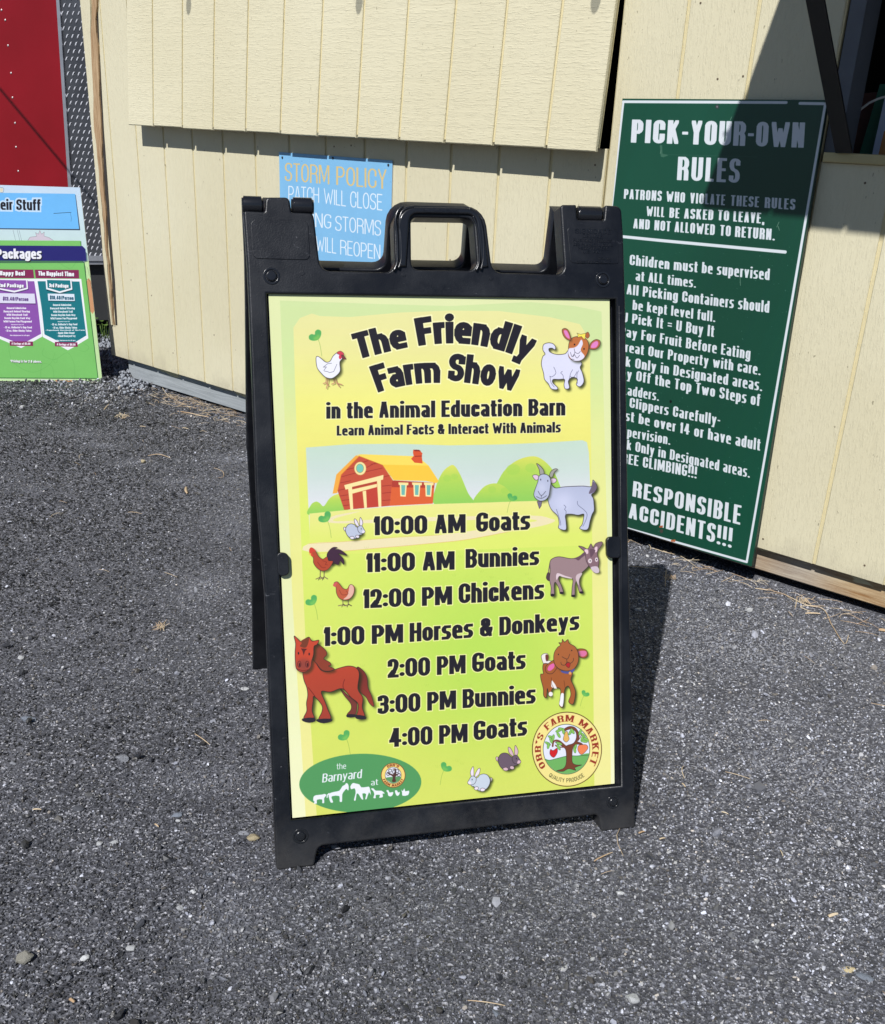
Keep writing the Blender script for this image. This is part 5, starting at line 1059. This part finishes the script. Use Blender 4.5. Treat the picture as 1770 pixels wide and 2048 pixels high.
# rear panel, same moulding turned about the hinge
beta = math.radians(17.6); foot = on_ground((513, 1357))
R_ = Matrix.Translation((0, HU, -.024)) @ Matrix.Rotation(PT+beta, 4, 'X') @ Matrix.Translation((0, -HU, 0))
def mir(Lp): return [(x, y) for x, y in Lp]
back = slab('rear_panel', [[(x, min(y, HU+.004)) for x, y in FO], FH], -.038, -.004, .0035, m_pl, root)
back.data.transform(R_)
emp = None
# let both panels stand on the ground
mw = root.matrix_world
def low(o): return min((mw @ v_.co).z for v_ in o.data.vertices)
print('front foot z', low(front), 'rear foot z', low(back), 'rear foot px', proj(np.array(mw @ min((v_.co for v_ in back.data.vertices), key=lambda c: ((mw @ c).z, c.x)))), 'want', (513, 1357))
# ================================================================ ground
def gh(x, y):
    """gentle unevenness of the yard"""
    return .007*noise.noise(Vector((x*1.6, y*1.6, 0)))+.0045*noise.noise(Vector((x*5, y*5, 3)))+.0022*noise.noise(Vector((x*13, y*13, 5)))
def axis(c, half, n, far):
    a = list(np.linspace(c-half, c+half, n)); s = half*2/(n-1); o = []
    d = half
    while d < far: s *= 1.25; d += s; o.append(d)
    return [c-q for q in o[::-1]]+a+[c+q for q in o]
gx, gy = axis(-.2, 3.2, 190, 120), axis(2.9, 3.2, 190, 120)
V = [(x, y, gh(x, y) if abs(x) < 4 and abs(y-2.9) < 4 else 0) for y in gy for x in gx]; nx = len(gx)
Fc = [(j*nx+i, j*nx+i+1, (j+1)*nx+i+1, (j+1)*nx+i) for j in range(len(gy)-1) for i in range(nx-1)]
m_gr = NT('asphalt_grit'); v = m_gr.co()
vo = m_gr.n('TexVoronoi'); vo.inputs['Scale'].default_value = 230; m_gr.l(v, vo.inputs['Vector']); sep = m_gr.n('SeparateColor'); m_gr.l(vo.outputs['Color'], sep.inputs[0])
chip = m_gr.ramp(sep.outputs[0], [(0, (.024, .025, .030)), (.45, (.052, .054, .062)), (.75, (.105, .108, .125)), (.93, (.22, .225, .25)), (1, (.5, .5, .54))])
big = m_gr.noise(v, 1.1, 4, .6, .4); med = m_gr.noise(v, 5, 5, .65)
c = m_gr.mix(m_gr.ramp(big, [(.36, .15), (.62, .85)]), chip, m_gr.mix(.4, chip, (.125, .127, .15)))
c = m_gr.mix(m_gr.ramp(med, [(.58, 0), (.78, .4)]), c, (.18, .178, .19))
m_gr.bump(vo.outputs['Distance'], .003, .8); m_gr = m_gr.base(c, .85, .3)
tag(mesh_obj('ground', V, Fc, m_gr, None, True), None, None, None, 'structure')
# loose grit: real chips of stone, thinning out with distance
rs = np.random.RandomState(7)
def shed_local(x, y): return x*WT[0]+y*WT[1], x*WN[0]+y*WN[1]-DW
N_ = 560000
d = rs.uniform(.75**.9, 7.2**.9, N_)**(1/.9); an = rs.uniform(-.78, .72, N_)
X, Y = d*np.sin(an), d*np.cos(an)
S_, YL = shed_local(X, Y); keep = ~((YL > .03) & (S_ > -4.55)) & (Y > .4)
X, Y, d, S_, YL = X[keep], Y[keep], d[keep], S_[keep], YL[keep]
def field(x, y, f, seed):
    r = np.random.RandomState(seed); z = 0
    for k in range(7): a, p, g = r.uniform(0, 6.28), r.uniform(0, 6.28), f*r.uniform(.6, 1.9); z = z+np.sin(g*(x*math.cos(a)+y*math.sin(a))+p)
    return z/7
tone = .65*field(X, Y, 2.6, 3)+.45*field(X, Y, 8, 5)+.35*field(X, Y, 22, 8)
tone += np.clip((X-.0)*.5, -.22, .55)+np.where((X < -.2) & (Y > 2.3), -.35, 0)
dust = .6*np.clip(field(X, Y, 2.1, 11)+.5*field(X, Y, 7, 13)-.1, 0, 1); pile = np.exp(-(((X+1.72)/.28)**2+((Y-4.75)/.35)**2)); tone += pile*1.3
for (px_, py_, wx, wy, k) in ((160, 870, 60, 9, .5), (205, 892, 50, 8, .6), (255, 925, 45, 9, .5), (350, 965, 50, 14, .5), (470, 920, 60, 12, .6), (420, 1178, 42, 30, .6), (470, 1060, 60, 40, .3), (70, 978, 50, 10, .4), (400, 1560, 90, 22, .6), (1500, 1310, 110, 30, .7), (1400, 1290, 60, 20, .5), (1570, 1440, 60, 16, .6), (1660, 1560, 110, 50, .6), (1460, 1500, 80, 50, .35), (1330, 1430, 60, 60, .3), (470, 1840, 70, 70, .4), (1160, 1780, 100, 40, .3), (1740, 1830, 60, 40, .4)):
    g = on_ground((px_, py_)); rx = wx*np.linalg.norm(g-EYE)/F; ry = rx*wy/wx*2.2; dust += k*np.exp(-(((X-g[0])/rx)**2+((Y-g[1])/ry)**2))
sz = rs.lognormal(0, .30, len(X))*.00188*(1+.16*np.maximum(d-1.4, 0)); sz *= 1+.9*pile
bigger = rs.rand(len(X)) < .0065*(1+2.5*np.clip(field(X, Y, 5, 21)*2, 0, 1)); sz[bigger] *= rs.uniform(1.7, 3.0, bigger.sum())
Zg = np.array([gh(x, y) for x, y in zip(X[::1], Y[::1])]) if False else np.interp(0, [0, 1], [0, 0])+np.zeros(len(X))
# bilinear height from the sheet
GX, GY = np.array(gx), np.array(gy); HZ_ = np.array([q[2] for q in V]).reshape(len(gy), nx)
ix = np.clip(np.searchsorted(GX, X)-1, 0, nx-2); iy = np.clip(np.searchsorted(GY, Y)-1, 0, len(gy)-2); tx = (X-GX[ix])/(GX[ix+1]-GX[ix]); ty = (Y-GY[iy])/(GY[iy+1]-GY[iy])
Zg = HZ_[iy, ix]*(1-tx)*(1-ty)+HZ_[iy, ix+1]*tx*(1-ty)+HZ_[iy+1, ix]*(1-tx)*ty+HZ_[iy+1, ix+1]*tx*ty
Zg += sz*rs.uniform(-.3, 1.0, len(X))+pile*.012*rs.rand(len(X))
me = bpy.data.meshes.new('gravel'); me.vertices.add(len(X)); me.vertices.foreach_set('co', np.c_[X, Y, Zg].astype(np.float32).ravel())
def att(n, t, a):
    q = me.attributes.new(n, t, 'POINT'); q.data.foreach_set('vector' if t == 'FLOAT_VECTOR' else 'value', np.ascontiguousarray(a).ravel())
rot = np.c_[rs.normal(0, .6, len(X)), rs.normal(0, .6, len(X)), rs.uniform(0, 6.28, len(X))].astype(np.float32)
scl = np.c_[sz*rs.uniform(.9, 1.5, len(X)), sz*rs.uniform(.65, 1.1, len(X)), sz*rs.uniform(.45, .9, len(X))].astype(np.float32)
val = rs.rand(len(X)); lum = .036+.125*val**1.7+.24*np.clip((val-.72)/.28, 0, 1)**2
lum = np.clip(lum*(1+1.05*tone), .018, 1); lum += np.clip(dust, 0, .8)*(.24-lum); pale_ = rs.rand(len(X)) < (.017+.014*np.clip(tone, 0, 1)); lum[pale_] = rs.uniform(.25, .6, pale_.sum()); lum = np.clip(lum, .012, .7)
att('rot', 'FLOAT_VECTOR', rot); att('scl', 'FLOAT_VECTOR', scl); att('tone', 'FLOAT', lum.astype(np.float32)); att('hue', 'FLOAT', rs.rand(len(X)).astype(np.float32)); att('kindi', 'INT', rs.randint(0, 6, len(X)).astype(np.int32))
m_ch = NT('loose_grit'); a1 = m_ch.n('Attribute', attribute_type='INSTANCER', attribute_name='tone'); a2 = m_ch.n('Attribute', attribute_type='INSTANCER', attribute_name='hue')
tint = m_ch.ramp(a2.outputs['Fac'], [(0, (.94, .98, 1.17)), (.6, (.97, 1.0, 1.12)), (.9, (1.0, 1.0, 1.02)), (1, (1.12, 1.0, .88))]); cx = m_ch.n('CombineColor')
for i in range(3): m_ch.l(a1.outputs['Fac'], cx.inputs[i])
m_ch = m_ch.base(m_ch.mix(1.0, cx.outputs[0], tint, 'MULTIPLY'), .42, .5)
def chip_mesh(name, seed, sub=1, rough=.28, flat=1.0):
    bm = bmesh.new(); bmesh.ops.create_icosphere(bm, subdivisions=sub, radius=1); r = random.Random(seed)
    for _ in range(3 if sub == 1 else 13):
        nrm = Vector((r.gauss(0, 1), r.gauss(0, 1), r.gauss(0, 1))).normalized(); k = r.uniform(.45, .8) if sub == 1 else r.uniform(.5, .78)
        for v_ in bm.verts:
            e = v_.co.dot(nrm)
            if e > k: v_.co -= nrm*(e-k)
    for v_ in bm.verts: v_.co += Vector((r.gauss(0, 1), r.gauss(0, 1), r.gauss(0, 1)))*rough*.25*(.3 if sub > 1 else 1); v_.co.z *= flat
    me_ = bpy.data.meshes.new(name); bm.to_mesh(me_); bm.free(); return me_
pc = bpy.data.collections.new('grit_shapes')
for i in range(6):
    q = bpy.data.objects.new('grit_shape', chip_mesh('grit_shape', 20+i)); q.data.materials.append(m_ch); pc.objects.link(q)
ng = bpy.data.node_groups.new('scatter_grit', 'GeometryNodeTree'); ng.interface.new_socket('Geometry', in_out='INPUT', socket_type='NodeSocketGeometry'); ng.interface.new_socket('Geometry', in_out='OUTPUT', socket_type='NodeSocketGeometry')
gi, go = ng.nodes.new('NodeGroupInput'), ng.nodes.new('NodeGroupOutput'); ci = ng.nodes.new('GeometryNodeCollectionInfo'); ci.inputs[0].default_value = pc; ci.inputs[1].default_value = True
ip = ng.nodes.new('GeometryNodeInstanceOnPoints'); ip.inputs['Pick Instance'].default_value = True
def na(n, t): q = ng.nodes.new('GeometryNodeInputNamedAttribute'); q.data_type = t; q.inputs[0].default_value = n; return [o_ for o_ in q.outputs if o_.enabled][0]
ng.links.new(gi.outputs[0], ip.inputs['Points']); ng.links.new(ci.outputs[0], ip.inputs['Instance']); ng.links.new(na('kindi', 'INT'), ip.inputs['Instance Index']); ng.links.new(na('rot', 'FLOAT_VECTOR'), ip.inputs['Rotation']); ng.links.new(na('scl', 'FLOAT_VECTOR'), ip.inputs['Scale']); ng.links.new(ip.outputs[0], go.inputs[0])
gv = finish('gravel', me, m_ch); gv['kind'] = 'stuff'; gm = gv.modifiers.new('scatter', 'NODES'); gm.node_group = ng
# pebbles and chips one can pick out
def gz(x, y): return float(np.interp(x, GX, HZ_[int(np.argmin(abs(GY-y)))]))
def rock_mat(name, c):
    m = NT(name); v = m.co(); f = m.noise(v, 90, 5, .7); f2 = m.noise(v, 260, 3, .6)
    cc_ = m.mix(m.ramp(f, [(.35, 0), (.7, 1)]), tuple(q*.62 for q in c), tuple(min(q*1.2, .85) for q in c)); m.bump(f2, .0008); return m.base(cc_, .8, .3)
RM = {'grey': rock_mat('grey_stone', (.27, .28, .31)), 'beige': rock_mat('beige_stone', (.30, .29, .25)), 'white': rock_mat('white_stone', (.62, .63, .64)), 'tan': rock_mat('tan_stone', (.40, .34, .22)), 'slate': rock_mat('blue_slate', (.20, .225, .27)), 'dark': rock_mat('dark_stone', (.085, .09, .105)), 'pale': rock_mat('pale_stone', (.48, .49, .50)), 'wood': rock_mat('pale_wood_chip', (.60, .50, .30))}
PB = [((247, 1520), 27, .75, 'grey', 'rounded light grey stone alone on the gravel left of the folding sign'), ((47, 1919), 36, .7, 'beige', 'large beige-grey stone near the lower left corner'), ((172, 1917), 19, .6, 'white', 'small white stone beside the large beige stone'), ((506, 1677), 27, .5, 'tan', 'tan stone just left of the folding sign foot'),
      ((488, 1668), 20, .35, 'grey', 'flat grey stone touching the tan stone by the sign foot'), ((355, 1632), 31, .3, 'slate', 'blue-grey slate sliver on the gravel'), ((357, 1643), 10, .5, 'pale', 'tiny pale chip beside the slate sliver'), ((156, 1618), 24, .5, 'dark', 'dark wedge-shaped stone on the left gravel'), ((57, 1444), 30, .4, 'slate', 'dark bluish stone close to the left edge'),
      ((227, 1539), 12, .6, 'grey', 'small grey pebble just below the rounded stone'), ((27, 1530), 14, .5, 'grey', 'grey pebble at the left edge level with the rounded stone'), ((200, 1688), 16, .5, 'pale', 'pale pebble left of its twin in the left gravel'), ((228, 1686), 17, .45, 'pale', 'squarish pale pebble in the middle of the left gravel'), ((387, 1786), 12, .7, 'white', 'bright white chip below the sign foot'),
      ((360, 1818), 16, .5, 'pale', 'light wedge-shaped chip lower left of the sign'), ((263, 1898), 20, .35, 'pale', 'flat pale chip near the bottom left'), ((1264, 1998), 28, .6, 'pale', 'pale grey stone near the bottom centre-right'), ((1512, 1884), 17, .5, 'pale', 'light stone chip in the lower right gravel'), ((1697, 1942), 23, .25, 'wood', 'yellowish wood chip near the lower right edge'), ((1730, 1957), 32, .2, 'slate', 'long slate sliver beside the yellowish wood chip'),
      ((1239, 1788), 15, .6, 'white', 'white pebble below and right of the sign'), ((1497, 1220), 16, .6, 'pale', 'pale stone in front of the shed sill on the right'), ((287, 926), 14, .8, 'tan', 'small tan stone in front of the shed on the left'), ((1275, 1220), 15, .3, 'pale', 'pale chip inside the dark shadow of the sign'), ((1330, 1236), 14, .3, 'grey', 'grey chip at the right edge of the sign shadow'),
      ((993, 2030), 24, .3, 'slate', 'flat slate piece at the very bottom of the picture'), ((1185, 1920), 12, .5, 'pale', 'small light pebble lower right of the sign foot'), ((43, 1320), 16, .35, 'pale', 'light flat chip at the left edge below the price board'), ((490, 1378), 16, .35, 'pale', 'light flat chip beside the rear foot of the folding sign'), ((290, 1668), 10, .5, 'grey', 'little grey chip among the left gravel'), ((418, 1751), 16, .4, 'slate', 'thin bluish chip left of the sign foot')]
r = random.Random(9)
for i, (p, s_, fl, mk, lb) in enumerate(PB):
    g = on_ground(p); g[2] = gz(g[0], g[1]); hw = s_*np.linalg.norm(g-EYE)/F/2
    me_ = chip_mesh('stone', 60+i, 3, .16, 1); me_.materials.append(RM[mk])
    q = bpy.data.objects.new('stone' if mk != 'wood' else 'wood_chip', me_); COL.objects.link(q)
    ez_ = math.radians({5: 25, 8: 10, 19: -35, 25: -60}.get(i, r.uniform(-30, 30)))
    q.scale = (hw*1.1, hw*(.55 if mk == 'slate' else .85), hw*fl); q.rotation_euler = (r.uniform(-.1, .1), r.uniform(-.1, .1), ez_); q.location = (g[0], g[1], g[2]+hw*fl*.45)
    tag(q, lb, 'stone' if mk != 'wood' else 'wood chip', 'loose stones on the gravel' if mk != 'wood' else None)
# grey stones heaped between the trailer and the shed corner
V, Fc = [], []; base_ = [chip_mesh('t', 90+i, 1, .2) for i in range(4)]
for i in range(900):
    t_ = r.random(); g = on_ground((r.gauss(218+t_*50, 14), 670+t_*112+r.gauss(0, 8)))
    sl, yl = shed_local(g[0], g[1])
    if yl > -.02 and sl > -4.47: continue
    s_ = r.uniform(.004, .0115); m = Matrix.Translation((g[0], g[1], r.uniform(0, .03))) @ Euler((r.uniform(0, 6), r.uniform(0, 6), r.uniform(0, 6))).to_matrix().to_4x4() @ Matrix.Diagonal((s_*1.3, s_, s_*.7, 1))
    b_ = base_[i % 4]; n = len(V); V += [m @ v_.co for v_ in b_.vertices]; Fc += [tuple(n+k for k in f.vertices) for f in b_.polygons]
for b_ in base_: bpy.data.meshes.remove(b_)
tag(mesh_obj('stone_heap', V, Fc, rock_mat('pale_blue_gravel', (.30, .32, .36)), None, True), 'pale crushed stone heaped between the price board and the shed corner', None, None, 'stuff')
# dry grass and pine straw
m_st = NT('dry_straw'); v = m_st.co(); m_st = m_st.base(m_st.mix(m_st.ramp(m_st.noise(v, 9, 3), [(.35, 0), (.65, 1)]), srgb(176, 146, 112, .8), srgb(222, 206, 176, .8)), .7, .3)
def blade(V, Fc, P, w_):
    n = len(V)
    for i, p in enumerate(P):
        t = P[min(i+1, len(P)-1)]-P[max(i-1, 0)]; sd = np.array([-t[1], t[0], 0]); sd = sd/max(np.linalg.norm(sd), 1e-9); k = w_*(1-.7*abs(i/(len(P)-1)-.4))
        V += [p-sd*k, p+sd*k, p+np.array([0, 0, k*.9])]
    for i in range(len(P)-1):
        a, b = n+i*3, n+i*3+3; Fc += [(a, b, b+2, a+2), (a+2, b+2, b+1, a+1)]
V, Fc = [], []
def stem(P, w_=.0016, lift=.0015):
    Q_ = []
    for i, p in enumerate(smooth(P, False, 4)): g = on_ground(p); g[2] = gz(g[0], g[1])+.004+lift*math.sin(math.pi*i/(4*(len(P)-1))); Q_.append(g)
    blade(V, Fc, Q_, w_)
for P_, w_ in (([(355, 824), (380, 828), (418, 835)], .0028), ([(318, 762+0), (335, 790), (380, 815)], .0014), ([(296, 914), (318, 911), (341, 918)], .002), ([(372, 985-8), (372, 985), (375, 990)], .005), ([(428, 938), (445, 945), (447, 955), (436, 957)], .0012), ([(208, 821), (220, 806)], .003), ([(229, 836), (240, 830), (260, 835)], .0016), ([(235, 832), (243, 838)], .0012), ([(365, 858), (377, 860)], .002), ([(280, 857), (292, 858)], .0018),
           ([(390, 1470), (420, 1492)], .0012), ([(310, 1652), (318, 1658)], .002), ([(1187, 1727), (1224, 1710)], .0016), ([(1276, 1672), (1289, 1668)], .0022), ([(1318, 1683), (1330, 1680)], .0018), ([(1363, 1572), (1370, 1580)], .0018), ([(1442, 1628), (1456, 1633)], .0015), ([(1450, 1548), (1500, 1562)], .0009), ([(1559, 1705), (1565, 1718)], .001), ([(1655, 1838), (1674, 1832)], .0035), ([(935, 2005), (1010, 2016)], .001), ([(140, 2000), (150, 2008)], .003), ([(66, 1622), (84, 1622)], .0018),
           ([(1326, 1104), (1360, 1114), (1400, 1140)], .0012), ([(1300, 1098), (1335, 1108), (1375, 1115)], .0014), ([(1510, 1178), (1560, 1188), (1610, 1212), (1645, 1222), (1662, 1250), (1688, 1288), (1697, 1272)], .0016), ([(1610, 1229), (1640, 1231)], .003), ([(1757, 1262), (1775, 1266)], .006), ([(1594, 1195), (1590, 1220)], .0016), ([(1620, 1225), (1600, 1215), (1650, 1215)], .0014), ([(1260, 1137), (1315, 1140)], .0016), ([(1332, 1142), (1330, 1175)], .0014)): stem(P_, w_)
for i in range(260):                                                       # litter along the sill
    s = r.choice([r.uniform(-4.35, -3.4), r.uniform(-1.65, -.2), r.uniform(-4.0, -3.55)]); yl = -abs(r.gauss(.015, .07))-.002
    if i > 225: s, yl = r.uniform(-4, 0), -r.uniform(.1, 1.5)
    c0 = WN*(DW+yl)+WT*s; a = r.gauss(AW, .9); L_ = r.uniform(.02, .085); z0 = gz(c0[0], c0[1])+r.uniform(.002, .014)
    P_ = [np.array([c0[0]+math.cos(a+k*.15)*L_*(k/3-.5), c0[1]+math.sin(a+k*.15)*L_*(k/3-.5), z0+.006*math.sin(k)]) for k in range(4)]; blade(V, Fc, P_, r.uniform(.0006, .0012))
for p in ((245, 835), (320, 1257), (1342, 1158), (1607, 1208)):
    for i in range(14):
        g = on_ground((p[0]+r.gauss(0, 6), p[1]+r.gauss(0, 3))); a = r.uniform(0, 3.1); L_ = r.uniform(.01, .035); z0 = gz(g[0], g[1])
        blade(V, Fc, [np.array([g[0]+math.cos(a)*L_*(k/2-.5), g[1]+math.sin(a)*L_*(k/2-.5), z0+.005+.004*k]) for k in range(3)], .0009)
tag(mesh_obj('dry_grass', V, Fc, m_st), 'dry grass and pine straw littered along the shed foot', None, None, 'stuff')
# weed behind the price board
g0 = on_ground((208, 684)); wd = empty('weed', tuple(g0)); tag(wd, 'small green weed growing between the price board and the shed corner', 'weed')
m_lf = NT('weed_leaf'); v = m_lf.co(); m_lf.b.inputs['Transmission Weight'].default_value = .0; m_lf = m_lf.base(m_lf.mix(m_lf.ramp(m_lf.noise(v, 20, 3), [(.3, 0), (.7, 1)]), (.05, .12, .02), (.16, .24, .05)), .5, .4)
for i in range(22):
    a = r.uniform(0, 6.28); h = r.uniform(.03, .15); rr = r.uniform(.01, .10); b0 = Vector((math.cos(a)*rr*.35, math.sin(a)*rr*.35, 0)); tp_ = Vector((math.cos(a)*rr, math.sin(a)*rr, h))
    sm_ = tube('stem', [b0, (b0+tp_)/2+Vector((0, 0, .01)), tp_], .0014, m_lf, wd, n=5)
    L_ = r.uniform(.018, .036); dr = Vector((math.cos(a), math.sin(a), .15)).normalized(); sd = dr.cross(Vector((0, 0, 1))).normalized()
    VV = []; 
    for t, w_ in ((0, .05), (.25, .42), (.5, .5), (.75, .34), (1, .02)):
        c0 = tp_+dr*L_*t*1.3+Vector((0, 0, -.25*L_*t*t)); VV += [c0-sd*L_*w_+Vector((0, 0, .12*L_)), c0, c0+sd*L_*w_+Vector((0, 0, .12*L_))]
    mesh_obj('leaf', VV, [(k*3+j, k*3+j+1, k*3+j+4, k*3+j+3) for k in range(4) for j in range(2)], m_lf, wd, True)
